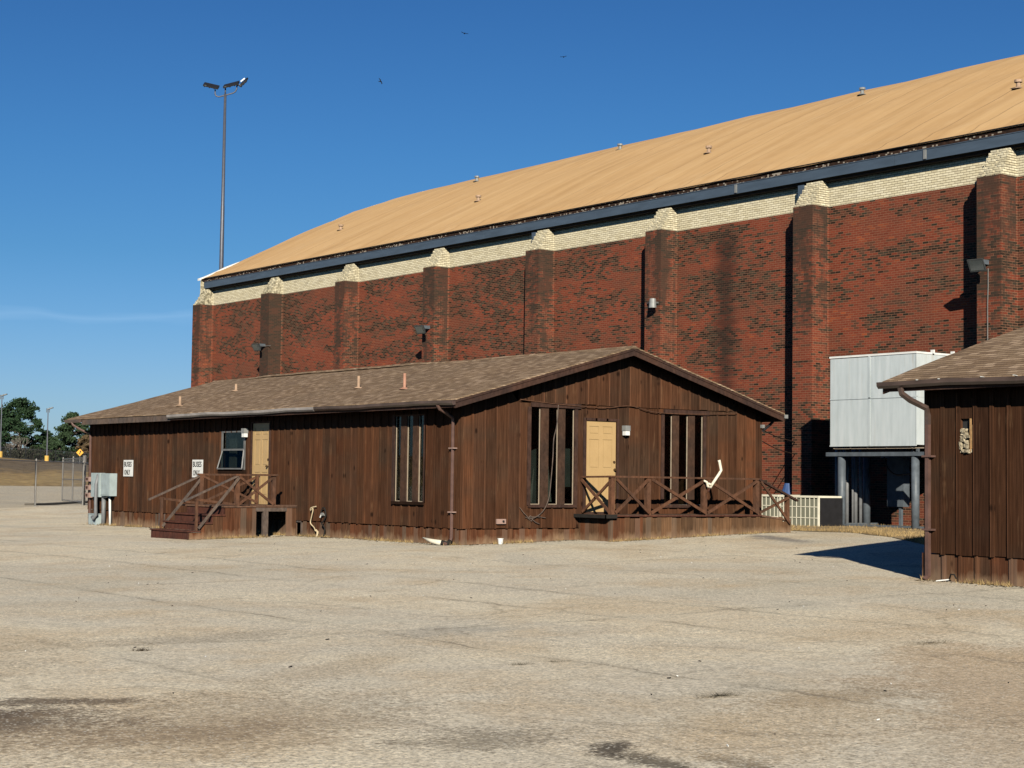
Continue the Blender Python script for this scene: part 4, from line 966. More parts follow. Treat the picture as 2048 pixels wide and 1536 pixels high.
m = MB(); m.tube([(-.12, .17, .08), (-.17, .16, .03), (-.24, .17, .03), (-.30, .24, .05)], .058, 9); tag(m.build('corrugated_elbow', BLKMAT, smooth=True), 'black elbow at the foot of the corner downspout', 'pipe')
cp = MB(); cp.tube([(.87, -.28, gz(.87, -.28)), (.87, -.28, gz(.87, -.28)+.12)], [.048, .062], 12); cp.tube([(.87, -.28, gz(.87, -.28)+.11), (.87, -.28, gz(.87, -.28)+.125)], .066, 12); tag(cp.build('white_cup', WHITE), 'white plastic cup standing on the asphalt before the gable wall', 'cup')

# ------------------------------------------------------------------ steps and landing at the long wall
st = thing('entry_steps', (-1.5, 7.7, 0), 'brown timber steps and landing with cross-braced rails at the left door', 'steps')
YA, YB = 6.83, 8.72
m = MB(); m.box(-2.0, -.035, YA-.03, 9.25, .655, .69); m.build('landing', DECK, st)
m = MB(); m.box(-1.15, -.04, YA-.05, YA+.35, .692, .712); m.build('threshold_board', DECK, st)
for (x0, x1, zt) in ((-2.93, -2.58, .11), (-2.62, -2.28, .30), (-2.32, -1.95, .49)):
    m = MB(); m.box(x0, x1, YA-.03, YB+.1, zt-.035, zt); m.build('tread', STEPW, st)
for (x, za, zb_) in ((-2.90, -.3, .075), (-2.58, .112, .265), (-2.28, .302, .455), (-1.97, .492, .655)):
    m = MB(); m.box(x, x+.025, YA, YB+.08, za, zb_); m.build('riser', STEPW, st)
for ua, ub in ((-2.86, -1.12), (-.31, -.04)):
    m = MB(); u = ua
    while u < ub-.01:
        e_ = min(ub, u+.15); zt = .07 if u < -2.60 else .262 if u < -2.30 else .452 if u < -1.98 else .65; m.box(u, e_-.001, YA, YA+.02+random.uniform(0, .01), -.4, zt); u = e_
    m.build('side_boards', SKIRT, st)

m = MB(); m.box(-1.14, -.30, YA-.012, YA+.03, .56, .652); m.box(-.93, -.80, YA-.01, YA+.08, -.3, .56); m.build('opening_frame', GREYWOOD, st)
for (x, y, z0, z1, w_) in ((-1.64, YA+.02, .69, 1.40, .10), (-.66, YA+.02, .69, 1.42, .09), (-1.64, YB, .69, 1.40, .10), (-2.68, YA+.02, .11, .86, .055), (-2.68, YB, .11, .86, .055), (-.1, YB, .69, 1.4, .07)):
    m = MB(); m.box(x-w_/2, x+w_/2, y-w_/2, y+w_/2, z0, z1); m.build('post', RAIL, st)
def xb(par, p0, p1, z0a, z1a, z0b, z1b, w_=.055, off=.045, mat=None):
    """cross brace between two posts"""
    a = Vector(p0); b__ = Vector(p1); d = (b__-a).normalized(); nrm = Vector((d.y, -d.x, 0))
    m_ = MB(); m_.bar((a.x, a.y, z0a), (b__.x, b__.y, z1b), .035, w_); m_.build('brace', mat or RAIL, par)
    m_ = MB(); a2 = a+nrm*off*.85; b2 = b__+nrm*off*.85; m_.bar((a2.x, a2.y, z1a), (b2.x, b2.y, z0b), .035, w_); m_.build('brace', mat or RAIL, par)
xb(st, (-1.60, YA, 0), (-.68, YA, 0), .72, 1.38, .72, 1.38); xb(st, (-1.60, YB, 0), (-.10, YB, 0), .74, 1.38, .74, 1.38)
for y, o_ in ((YA, -.02), (YB, 0)):
    m = MB(); m.bar((-1.72, y+o_, 1.425), (-.58 if y == YA else -.05, y+o_, 1.43), .09, .045); m.build('top_rail', RAIL, st)
    m = MB(); m.bar((-1.60, y+o_, 1.42), (-3.02, y+o_, .80), .075, .04); m.build('hand_rail', GREYWOOD, st)
    m = MB(); m.bar((-1.62, y+o_-.03, 1.36), (-2.66, y+o_-.03, .16), .03, .06); m.build('brace', GREYWOOD, st)
    m = MB(); m.bar((-1.66, y+o_+.03, .72), (-2.72, y+o_+.03, .84), .03, .055); m.build('brace', RAIL, st)

# ------------------------------------------------------------------ ramp porch at the gable
po = thing('ramp_porch', (5.5, -.6, 0), 'timber porch and ramp with cross-braced rail along the gable wall', 'porch')
m = MB(); m.box(3.10, 7.80, -1.12, -.05, .615, .655); m.hexa([(7.80, -1.12, .615), (8.78, -1.12, .50), (8.78, -.05, .50), (7.80, -.05, .615), (7.80, -1.12, .655), (8.78, -1.12, .54), (8.78, -.05, .54), (7.80, -.05, .655)]); m.build('deck', DECK, po)
m = MB(); m.box(3.04, 3.10, -1.17, -.05, .585, .660); m.box(3.04, 3.34, -1.19, -1.13, .585, .668); m.build('edge_mat', BLKMAT, po)
skirt('Y', -1.10, 4.15, 8.50, .610, -1, po, mat=SKIRT2); skirt('Y', -1.10, 8.50, 8.78, .50, -1, po, mat=SKIRT2); skirt('Y', -1.10, 3.22, 4.15, .610, -1, po)
skirt('X', 3.22, -1.08, -.03, .60, -1, po)
m = MB(); m.box(3.22, 7.8, -1.13, -1.118, .618, .648); m.build('rim_board', STEPW, po)
posts = [(3.29, .11), (4.33, .115), (6.03, .115), (7.69, .115)]
for (x, w_) in posts:
    m = MB(); m.box(x-w_/2, x+w_/2, -1.10, -1.0, .655, 1.47); m.build('post', RAIL, po)
m = MB(); m.box(8.66, 8.75, -1.10, -1.01, .40, 1.10); m.build('post', RAIL, po)
for (a, _), (b__, _) in zip(posts, posts[1:]): xb(po, (a+.05, -1.12, 0), (b__-.05, -1.12, 0), .70, 1.43, .70, 1.43, .065)
xb(po, (3.29, -.05, 0), (3.29, -1.05, 0), .70, 1.42, .70, 1.42, .06)
xb(po, (7.74, -1.12, 0), (8.70, -1.12, 0), .70, 1.42, .45, 1.06, .055)
m = MB(); m.bar((3.20, -1.06, 1.49), (6.0, -1.06, 1.485), .12, .04); m.bar((6.0, -1.06, 1.485), (7.80, -1.06, 1.482), .12, .04); m.build('top_rail', RAIL, po)
m = MB(); m.bar((3.29, .0, 1.475), (3.29, -1.1, 1.49), .09, .04); m.build('top_rail', RAIL, po)
m = MB(); m.bar((7.72, -1.10, 1.475), (9.00, -1.10, .985), .09, .045); m.build('hand_rail', TRIM, po)
m = MB(); m.tube([(6.33, -1.22, 1.90), (6.345, -1.22, 1.86), (6.40, -1.22, 1.67), (6.33, -1.22, 1.58), (6.07, -1.20, 1.27)], .034, 9)
m.tube([(6.07, -1.20, 1.27), (6.0, -1.2, 1.31), (5.97, -1.2, 1.40), (5.90, -1.18, 1.43)], [.030, .032, .028, .022], 8); m.tube([(6.04, -1.2, 1.33), (6.06, -1.2, 1.36)], .055, 9)
pj = tag(m.build('bent_pipe', PVC, smooth=True), 'bent white pipe lashed to the porch rail in front of the right gable window', 'pipe')
m = MB(); m.tube([(6.07, -1.2, 1.27), (6.02, -1.2, 1.18)], .022, 7); m.build('rusty_end', STEPW, pj)

# ------------------------------------------------------------------ right hand cabin
XC, YC = -.65, -12.91
rc = thing('wooden_cabin', (XC, YC, 0), 'second brown cabin cut off by the right edge, with a hole in its wall', 'cabin')
def rz2(x): return 2.94 + .305*(x-(XC-.35)) if x < 3.9 else 2.94 + .305*(3.9-(XC-.35)) - .305*(x-3.9)
hole = [(-13.83, -13.56, 1.865, 2.36)]
b = MB(); board_wall(b, b, 'X', XC, -27., YC, .385, lambda u: 2.98, hole, -1, bw=.295, phase=-13.245, bat_w=.062, thick=.02, jit=.006, zjit=.012)
b.build('siding', WOODR, rc)
b = MB(); board_wall(b, b, 'Y', YC, XC, 8.4, .385, lambda u: rz2(u)-.1, [], 1, bw=.295); b.build('siding', WOODR, rc)
b = MB(); board_wall(b, b, 'X', XC+.02, -27., YC+.02, -.4, lambda u: .378, [], -1, bw=.295, phase=-13.245, bat_w=.05, thick=.012, jit=.008)
b.build('skirting', SKIRT, rc)
b = MB(); board_wall(b, b, 'Y', YC-.01, XC, 8.4, -.4, lambda u: .378, [], 1, bw=.295, bat_w=.05, thick=.012); b.build('skirting', SKIRT, rc)
b = MB(); b.box(XC-.055, XC-.02, YC-.09, YC+.03, -.05, .39); b.build('corner_patch', SKIRT, rc)
b = MB(); b.box(8.35, 8.42, -27, YC, -.4, 3.0); b.box(XC, 8.4, -27.1, -27, -.4, 3.); b.build('wall', WOODR, rc)
roof_sheet(XC-.37, rz2(XC-.37), 3.902, rz2(3.9), -27.3, YC+.52, SHING2, rc, seed=11, ny_=60); roof_sheet(8.45, rz2(8.45), 3.898, rz2(3.9)+.001, -27.3, YC+.52, SHING2, rc, seed=14)
zz = rz2(XC-.35)-.036
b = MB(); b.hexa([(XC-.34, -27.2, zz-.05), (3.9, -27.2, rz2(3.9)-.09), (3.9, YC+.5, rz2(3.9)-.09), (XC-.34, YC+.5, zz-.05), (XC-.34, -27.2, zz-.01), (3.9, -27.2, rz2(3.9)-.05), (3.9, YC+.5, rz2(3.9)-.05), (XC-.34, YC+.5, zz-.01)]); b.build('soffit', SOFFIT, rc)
b = MB(); b.box(XC-.36, XC-.33, -27.2, YC+.50, zz-.13, zz); b.build('eave_board', TRIM, rc)
b = MB(); b.hexa([(XC-.35, YC+.50, zz-.16), (3.9, YC+.50, rz2(3.9)-.19), (3.9, YC+.53, rz2(3.9)-.19), (XC-.35, YC+.53, zz-.16), (XC-.35, YC+.50, zz), (3.9, YC+.50, rz2(3.9)-.034), (3.9, YC+.53, rz2(3.9)-.034), (XC-.35, YC+.53, zz)]); b.build('rake_board', TRIM, rc)
gutter(GUTD, rc, XC-.362, -27.2, YC+.56, zz+.012)
for y in (-13.1, -13.5, -14.25, -14.8):
    b = MB(); b.bar((XC-.36, y, zz+.015), (XC-.475, y-.03, zz+.02), .03, .008); b.build('gutter_strap', WHITE, rc)
b = MB(); b.tube([(XC-.42, YC+.13, zz-.08), (XC-.40, YC+.12, zz-.17), (XC-.30, YC+.05, zz-.26), (XC-.10, YC-.09, zz-.38), (XC-.08, YC-.10, zz-.50), (XC-.08, YC-.10, zz-.62)], .046, 4, True); b.build('downspout_elbow', GUTD, rc)  # elbow split off in a darker brown, its shadow put into the colour
b = MB(); b.tube([(XC-.08, YC-.10, zz-.60), (XC-.08, YC-.10, 1.0), (XC-.08, YC-.10, .06), (XC-.14, YC-.08, .0)], .043, 4, True); b.build('downspout', SPOUT, rc)
for z in (1.80, .72):
    b = MB(); b.box(XC-.13, XC-.02, YC-.20, YC-.02, z, z+.028); b.build('downspout_strap', SPOUT, rc)
# torn insulation in the hole
b = MB(); b.box(XC+.03, XC+.06, -13.86, -13.54, 1.84, 2.4); b.build('tar_paper', INSD, rc)
b = MB()
for (y, z, ry, rz_) in ((-13.62, 2.16, .045, .05), (-13.67, 2.10, .05, .035), (-13.61, 2.07, .04, .03), (-13.68, 1.975, .022, .05), (-13.63, 1.885, .06, .015), (-13.71, 1.89, .03, .018), (-13.58, 1.96, .010, .06)):
    for k in range(26):
        a = random.uniform(0, 6.28); q = random.random(); y_ = y+math.cos(a)*ry*q; z_ = z+math.sin(a)*rz_*q; x_ = XC+.0-random.uniform(-.02, .05); s_ = random.uniform(.01, .022)
        b.hexa([(x_+random.uniform(-s_, s_)*.6+dx_, y_+dy_+random.uniform(-s_, s_)*.6, z_+dz_) for (dx_, dy_, dz_) in ((-s_, -s_, -s_), (s_, -s_, -s_), (s_, s_, -s_), (-s_, s_, -s_), (-s_, -s_, s_), (s_, -s_, s_), (s_, s_, s_), (-s_, s_, s_))])
b.build('torn_insulation', INS, rc)
b = MB(); b.hexa([(XC-.03, -13.755, 1.93), (XC-.02, -13.835, 1.90), (XC, -13.835, 1.90), (XC, -13.755, 1.93), (XC-.03, -13.76, 2.27), (XC-.02, -13.825, 2.25), (XC, -13.825, 2.25), (XC, -13.76, 2.27)]); b.bar((XC-.02, -13.745, 1.88), (XC-.02, -13.745, 2.36), .022, .03); b.build('split_stud', YELW, rc)
m = MB(); m.tube([(XC-.10, -13.42, .03), (XC-.12, -13.46, .10), (XC-.13, -13.53, .10), (XC-.12, -13.56, .04)], .012, 6); tag(m.build('rubber_scrap', BLKMAT, smooth=True), 'curl of black rubber lying at the foot of the right cabin', 'scrap')
m = MB(); m.bar((XC-.22, -13.28, .0), (XC-.14, -13.44, .025), .04, .015); tag(m.build('paper_scrap', WHITE), 'scrap of white paper at the foot of the right cabin', 'scrap')

# ------------------------------------------------------------------ steel platform with duct housing
pf = thing('steel_platform', (14, 1, .2), 'grey steel platform on round columns against the brick hall', 'platform')
G0 = .20
for (x, y) in ((14.1, 2.12), (14.1, -.40), (15.75, 2.70), (16.3, -.40)):
    m = MB(); m.tube([(x, y, G0-.2), (x, y, 2.14)], .105, 20); m.build('column', STEEL, pf, smooth=True)
m = MB(); m.box(13.97, 14.16, -3.2, 2.58, 2.145, 2.25); m.build('beam', STEEL, pf)
m = MB(); m.box(16.2, 16.36, -3.2, 2.58, 2.145, 2.25); m.build('beam', STEEL, pf)
m = MB()
for y in (1.9, -.55, -2.2): m.box(14.03, 14.09, y, y+.07, 2.25, 2.43); m.box(14.03, 14.09, y+.18, y+.22, 2.25, 2.43)
m.build('stub_post', STEEL, pf)
m = MB(); m.box(13.86, 13.90, -2.6, 2.20, 2.335, 2.36); 
for y in (2.18, 1.6, 1.0, .35, -.5): m.box(13.85, 13.91, y-.02, y+.02, 2.34, 2.40)
m.build('ledge_angle', ALU, pf)
m = MB(); m.box(14.04, 14.14, -3.0, 2.0, .28, .33); m.box(14.2, 16.2, 2.62, 2.66, .28, .33); m.build('bottom_rail', STEEL, pf)
for (x, y, r_) in ((14.45, 2.62, .05), (14.80, 2.66, .05), (14.93, 2.68, .05), (15.18, 2.70, .03), (15.30, 2.70, .055), (15.50, 2.70, .05)):
    m = MB(); m.tube([(x, y, G0-.1), (x, y, 2.4)], r_, 10); m.build('riser_pipe', CONDUIT, pf, smooth=True)
hv = thing('duct_housing', (13.8, .8, 2.42), 'large pale galvanised box standing on the steel platform', 'duct box')
m = MB()
for (y0, y1) in ((.89, 2.27), (-.67, .88)):
    for (z0, z1) in ((2.425, 3.665), (3.675, 4.76 if y0 > .5 else 4.80)): m.box(13.80, 13.83, y0+.004, y1-.004, z0, z1)
m.box(13.825, 16.88, -.66, 2.26, 2.43, 4.74); m.build('casing', HVAC, hv)
m = MB(); m.box(13.785, 13.81, .85, .92, 2.42, 4.80); m.box(13.785, 13.81, -.67, 2.27, 3.655, 3.685); m.box(13.79, 13.82, -.68, 2.28, 2.40, 2.43); m.build('seam_strip', HVAC, hv)
m = MB()
for (z0, z1) in ((2.43, 3.665), (3.675, 4.78)): m.box(13.80, 16.86, -.685, -.66, z0, z1)
m.box(13.86, 16.8, -.69, -.655, 3.65, 3.69); m.build('side_panel', HVAC, hv)
m = MB(); m.box(13.78, 16.88, -.70, 2.29, 4.78, 4.83); m.box(14.4, 14.45, -.75, -.65, 4.8, 4.9); m.box(15.2, 15.25, -.75, -.65, 4.8, 4.9); m.build('lid', WHITE, hv)
ep = thing('electric_panel', (15.5, 1.46, .2), 'tall dark grey electrical panel in the shade under the platform', 'electrical panel')
m = MB(); m.box(15.5, 15.75, 1.18, 1.75, .80, 2.14); m.build('cabinet', STEEL, ep)
m = MB(); m.bar((15.6, 1.35, .1), (15.6, 1.35, .8), .08); m.build('leg', STEEL, ep)
wire('black_cable', [(15.4, 1.76, 2.14), (15.35, 1.6, 1.85), (15.35, 1.35, 1.68), (15.35, 1.0, 1.68), (15.4, .6, 1.75)], .02, BLACK, 'black cable looping across the electrical panel under the platform', 'cable')
# condensers
def condenser(x0, x1, y0, y1, z0, z1, label):
    a = thing('condenser_unit', (x0, (y0+y1)/2, z0), label, 'air conditioner', 'cream condenser units beside the ramp')
    m_ = MB(); m_.box(x0+.03, x1, y0+.01, y1-.01, z0+.04, z1-.05); m_.build('casing', BLACK, a)
    m_ = MB(); m_.box(x0+.01, x0+.031, y0+.03, y1-.03, z0+.05, z1-.08); m_.build('grille', GRILLE, a)
    m_ = MB(); m_.box(x0-.01, x1+.01, y0+.06, y1, z1-.05, z1); m_.box(x0-.01, x0+.10, y0, y0+.06, z1-.05, z1); m_.box(x0, x0+.05, y0, y0+.04, z0+.04, z1-.05); m_.box(x0, x0+.05, y1-.06, y1, z0+.04, z1-.05); m_.box(x0, x0+.05, y0, y1, z0, z0+.05)  # lid cut short at one end; black casing stands in for its shaded edge
    m_.build('frame', ACP, a)
    n_ = 9
    m_ = MB()
    for k in range(1, n_): yy = y0+(y1-y0)*k/n_; m_.box(x0-.004, x0+.012, yy-.009, yy+.009, z0+.05, z1-.05)
    for k in (1, 2): zz_ = z0+(z1-z0)*k/3; m_.box(x0-.007, x0+.012, y0+.03, y1-.03, zz_-.011, zz_+.011)
    m_.build('guard', ACP, a)
    return a
condenser(13.0, 13.95, 1.94, 3.38, .19, 1.07, 'cream condenser unit nearest the steel platform')
condenser(13.05, 13.95, 3.46, 4.85, .19, 1.08, 'cream condenser unit partly hidden behind the ramp rail')
bl = MB(); bl.tube([(16.45, 6.38, .15), (16.45, 6.38, .6), (16.45, 6.38, 1.12)], [.20, .23, .22], 16); bl.tube([(16.45, 6.38, 1.12), (16.45, 6.38, 1.40)], [.20, .10], 12); tag(bl.build('blue_drum', BLUE, smooth=False), 'blue plastic drum in the shadow beside a brick pilaster', 'drum')

# ------------------------------------------------------------------ tall light pole behind the hall
D0 = 110.
base = far(433, 960, D0); top = far(449, 178, D0)
bx0, by0 = base.x, base.y
lp = thing('light_pole', (bx0, by0, 0), 'very tall grey light pole with three floodlight heads behind the brick hall', 'light pole')
zt = top.z
m = MB(); m.tube([(bx0, by0, 0), (bx0, by0, zt*.72), (bx0, by0, zt*.721), (bx0, by0, zt)], [.20, .125, .115, .085], 14); m.build('pole', POLE, lp, smooth=True)
def LP(dx, dz, dd=0): return Vector((bx0, by0, zt)) + Vector((RIGHT.x, RIGHT.y, 0))*dx + Vector((FWD.x, FWD.y, 0))*dd + Vector((0, 0, dz))
m = MB(); m.tube([LP(-.66, .28), LP(-.66, .0), LP(-.60, -.14), LP(-.42, -.20), LP(0, -.09), LP(.5, .06), LP(.66, .16), LP(.74, .34), LP(.75, .62)], .045, 8); m.tube([LP(0, 0), LP(0, .40)], .05, 8); m.tube([LP(.75, .55), LP(1.05, .66)], .04, 7); m.build('arm', POLE, lp, smooth=True)
def lamp_head(cx, cz, ax, az, hw, mat=BLACK):
    a = Vector((RIGHT.x, RIGHT.y, 0))*ax + Vector((0, 0, az)); a = a.normalized(); d_ = (Vector((FWD.x, FWD.y, 0))*.9 + Vector((0, 0, .45))).normalized(); c0 = LP(cx, cz)
    n_ = a.cross(d_).normalized()
    m_ = MB()
    A, B_, K = a*.5*hw, d_*.32, n_*.06
    m_.hexa([c0-A-B_-K, c0+A-B_-K, c0+A+B_-K, c0-A+B_-K, c0-A-B_+K, c0+A-B_+K, c0+A+B_+K, c0-A+B_+K])
    for k in (-.5, -.1, .3): m_.bar(c0+a*k*hw*.8-B_*.9-K*1.4, c0+a*k*hw*.8+B_*.9-K*1.4, .05, .05)
    m_.build('lamp_head', mat, lp)
    m_ = MB(); m_.hexa([c0-A*.8-B_*1.02+K*.0, c0-A*.55-B_*1.02, c0-A*.55-B_*1.02+K, c0-A*.8-B_*1.02+K, c0-A*.8-B_*1.06, c0-A*.55-B_*1.06, c0-A*.55-B_*1.06+K, c0-A*.8-B_*1.06+K]); m_.build('lens', LENS, lp)
lamp_head(-.92, .52, 1, -.22, 1.0); lamp_head(.38, .62, 1, .28, 1.0)
lamp_head(1.18, .78, .62, .62, .62, BLACK)
m = MB(); c0 = LP(1.14, .86, -.2); m.bar(c0-Vector((RIGHT.x, RIGHT.y, 0))*.12-Vector((0, 0, .08)), c0+Vector((RIGHT.x, RIGHT.y, 0))*.14+Vector((0, 0, .13)), .05, .08); m.build('lamp_face', HVAC, lp)

# ------------------------------------------------------------------ things on and beyond the hill
def ground_at(px, D):
    p = far(px, 950, D); q = Vector((p.x-CAM.x, p.y-CAM.y, 0)); d_, t_ = q.dot(HD), q.dot(HT); return Vector((p.x, p.y, hillz(d_, t_) if d_ > 197 else gz(p.x, p.y)))
def hill_lamp(px, ytop, ybase, D, label):
    b_ = far(px-2, ybase, D); t_ = far(px, ytop, D); g_ = ground_at(px, D); b_.z = min(b_.z, g_.z+.9)
    th_ = thing('parking_lamp', (b_.x, b_.y, g_.z-.2), label, 'street lamp', 'lamps on the hill')
    m_ = MB(); m_.tube([(b_.x, b_.y, g_.z-.5), (b_.x, b_.y, b_.z)], .33, 14); m_.build('yellow_base', YEL, th_)
    m_ = MB(); m_.tube([(b_.x, b_.y, b_.z), (b_.x, b_.y, t_.z)], [.11, .075], 8); m_.build('pole', POLE, th_)
    r_ = Vector((RIGHT.x, RIGHT.y, 0)); m_ = MB(); c_ = Vector((b_.x, b_.y, t_.z)); m_.bar(c_+r_*-.05+Vector((0, 0, .05)), c_+r_*.75+Vector((0, 0, .32)), .5, .14); m_.bar(c_-r_*.2+Vector((0, 0, -.45)), c_-r_*.2+Vector((0, 0, .2)), .1); m_.bar(c_+r_*.2+Vector((0, 0, -.45)), c_+r_*.2+Vector((0, 0, .3)), .08); m_.build('lamp_head', ALUD, th_)
hill_lamp(96, 819, 901, 262, 'lamp pole on a yellow base standing in the middle of the hill crest')
hill_lamp(3, 792, 893, 255, 'lamp pole on a yellow base at the left edge')
# yellow road sign
D = 255; s0 = far(160, 905, D); g_ = ground_at(160, D)
rs = thing('road_sign', (s0.x, s0.y, g_.z), 'yellow diamond warning sign with a black bend arrow near the cabin eave', 'road sign')
m = MB(); m.tube([(s0.x, s0.y, g_.z-.3), (s0.x, s0.y, s0.z+.4)], .04, 6); m.build('post', GALV, rs)
r_ = Vector((RIGHT.x, RIGHT.y, 0)).normalized(); f_ = Vector((FWD.x, FWD.y, 0)).normalized(); uz = Vector((0, 0, 1)); c_ = s0 - f_*.06
def flat(pts2, off, th_k): 
    m_ = MB(); n_ = len(pts2); A = [c_+r_*a+uz*b__-f_*off for a, b__ in pts2]; B_ = [q-f_*th_k for q in A]; m_.v += [tuple(q) for q in A+B_]; m_.f.append(tuple(range(n_))); m_.f.append(tuple(range(n_, 2*n_)))
    for i in range(n_): m_.f.append((i, (i+1) % n_, n_+(i+1) % n_, n_+i))
    return m_
flat([(-.55, 0), (0, -.55), (.55, 0), (0, .55)], 0, .02).build('panel', SIGNY, rs)
flat([(-.08, -.30), (.06, -.30), (.06, -.08), (.16, .04), (.16, .12), (.24, .12), (.09, .32), (-.06, .12), (.02, .12), (.02, .06), (-.08, -.06)], .025, .01).build('bend_arrow', BLACK, rs)
# dark picket fence along the crest
D = 266
fp = [ground_at(px, D) for px in range(-220, 260, 30)]
pf_ = thing('picket_fence', tuple(fp[0]), 'dark metal picket fence running along the crest in front of the trees', 'fence')
for a, b__ in zip(fp, fp[1:]):
    m = MB(); m.bar(a+uz*1.75, b__+uz*1.75, .05); m.bar(a+uz*.25, b__+uz*.25, .05)
    k = 0; n_ = 18
    for k in range(n_): q = a.lerp(b__, k/n_); m.bar(q, q+uz*1.95, .03)
    m.build('panel', BLACK, pf_)
    m = MB(); m.bar(a-uz*.2, a+uz*2.05, .09); m.build('post', BLACK, pf_)
# chain link fence and gate
def fence_post(p, h_, r_=.04):
    m_ = MB(); m_.tube([(p[0], p[1], -.1), (p[0], p[1], h_)], r_, 8); m_.tube([(p[0], p[1], h_), (p[0], p[1], h_+.07)], [r_*1.2, r_*.5], 8); return m_
P0, P1, P2, P3 = (-.05, 30.6), (5.91, 38.7), (13.55, 54.55), (9.97, 43.44)
def chain(name, pts_, h_, label, cat, rails=(1,), mid=False):
    th_ = thing(name, (pts_[0][0], pts_[0][1], 0), label, cat)
    for p in pts_: fence_post(p, h_).build('post', GALV, th_)
    for a, b__ in zip(pts_, pts_[1:]):
        m_ = MB(); m_.tube([(a[0], a[1], h_-.04), (b__[0], b__[1], h_-.04)], .022, 6)
        if mid: m_.tube([(a[0], a[1], h_*.52), (b__[0], b__[1], h_*.52)], .022, 6); m_.tube([(a[0], a[1], .1), (b__[0], b__[1], .1)], .022, 6)
        m_.build('rail', GALV, th_)
        m_ = MB(); m_.face([(a[0], a[1], .05), (b__[0], b__[1], .05), (b__[0], b__[1], h_-.04), (a[0], a[1], h_-.04)]); m_.build('mesh', WIRE, th_, recalc=False)
    return th_
chain('chain_link_fence', [(-6.0, 22.5), P0, P1, P3, (14.6, 50.0)], 1.95, 'chain link fence running out to the left from behind the cabin', 'fence')
chain('chain_link_gate', [P2, (12.0, 49.5), (10.55, 44.6)], 2.2, 'open chain link gate leaf beside the far end of the cabin', 'gate', mid=True)
m = MB(); m.tube([(10.2, 43.9, -.1), (10.2, 43.9, 2.25)], .07, 10); tag(m.build('gate_post', GALV, smooth=True), 'thick gate post next to the far cabin corner', 'post')
m = MB()
for k in range(14):
    a0 = Vector((6.8, 41.5, 0)).lerp(Vector((13.2, 50.5, 0)), k/14); a1 = Vector((6.8, 41.5, 0)).lerp(Vector((13.2, 50.5, 0)), (k+1)/14); m.bar(a0+uz*(gz(a0.x, a0.y)+.03), a1+uz*(gz(a1.x, a1.y)+.03), .5, .10)
tag(m.build('kerb', plain('dark_kerb', (.13, .115, .09), .9, .1)), 'low dark kerb behind the chain link fence', kind='structure')

# trees
def pine_tree(name, px, D, hgt, spread, label, mat, nclump=46, seed=1, low=.25, lean=0., nleaf=110, round_=False):
    rnd = random.Random(seed); g_ = ground_at(px, D); th_ = thing(name, tuple(g_), label, 'tree', 'trees behind the hill fence')
    m_ = MB(); topp = g_+Vector((RIGHT.x*lean, RIGHT.y*lean, hgt*.96)); m_.tube([g_-uz*.5, g_.lerp(topp, .4)+Vector((.15, .1, 0)), g_.lerp(topp, .75), topp], [.26, .2, .12, .04], 7)
    cents = []
    for k in range(nclump):
        f = low + (1-low)*(k+.5)/nclump; a = k*2.4+rnd.uniform(-.5, .5)
        env = math.sin(min(1, (1-f)*1.25+.10)*math.pi*.55)*(1. if not round_ else math.sqrt(max(0.05, 1-(2*(f-low)/(1-low)-.9)**2*.9)))
        rr = spread*env*rnd.uniform(.35, 1.08); base_ = g_.lerp(topp, max(.12, f-.06)); c_ = g_.lerp(topp, f)+Vector((math.cos(a)*rr, math.sin(a)*rr, rnd.uniform(-.3, .4)))
        cents.append((c_, rnd.uniform(.55, 1.05)*spread*.27)); m_.tube([base_, base_.lerp(c_, .55)-uz*.1, c_], [.07, .05, .02], 4, False)
    m_.build('trunk', BARK, th_, smooth=True)
    lf = MB()
    for c_, s_ in cents:
        for q in range(nleaf):
            v_ = Vector((rnd.gauss(0, 1), rnd.gauss(0, 1), rnd.gauss(0, .42))); v_ = v_*(s_*.48) if v_.length < 2.3 else v_*(s_*.3)
            p_ = c_+v_; n_ = Vector((rnd.uniform(-1, 1), rnd.uniform(-1, 1), rnd.uniform(-.2, 1))).normalized(); a_ = n_.orthogonal().normalized(); b__ = n_.cross(a_); z_ = rnd.uniform(.12, .30)
            an = rnd.uniform(0, 3.14); a2 = a_*math.cos(an)+b__*math.sin(an); b2 = b__*math.cos(an)-a_*math.sin(an)
            lf.face([p_-a2*z_, p_+b2*z_*.55, p_+a2*z_, p_-b2*z_*.55])
    lf.build('crown', mat, th_, recalc=False); return th_
T = pine_tree
T('pine_tree', 34, 292, 11.4, 4.9, 'tall open pine with layered crown at the left edge', PINE, 60, 3, .30, .3, 150)
T('pine_tree', 72, 300, 6.6, 2.6, 'pine with a long branch reaching right, right of the tallest pine', PINE, 30, 5, .4, 1.5, 130)
T('pine_tree', 142, 288, 9.4, 4.3, 'broad dark pine just left of the cabin eave', PINE2, 80, 8, .10, 0., 150, True)
T('pine_tree', -30, 296, 10.5, 4.2, 'pine beyond the left edge of the picture', PINE, 40, 12, .3)
T('evergreen_tree', 100, 284, 4.6, 2.8, 'low dark evergreen left of the broad pine', PINE2, 44, 15, .05, 0, 120, True)
T('pine_tree', 6, 298, 9.6, 4.0, 'dense pine behind the left edge lamp pole', PINE, 50, 41, .2, 0., 130)
T('evergreen_tree', 66, 283, 2.9, 2.3, 'low round evergreen under the reaching branch', PINE2, 30, 17, .05, 0, 110, True)
T('evergreen_tree', 118, 276, 3.6, 2.6, 'low evergreen in front of the broad pine', PINE2, 34, 22, .05, 0, 110, True)
T('brown_tree', 170, 280, 5.4, 2.4, 'brown leafed tree behind the road sign', BRUSH, 40, 19, .08, 0, 110, True)
T('evergreen_tree', 215, 286, 8.2, 3.6, 'evergreen hidden behind the far end of the cabin', PINE2, 50, 29, .1, 0, 100, True)
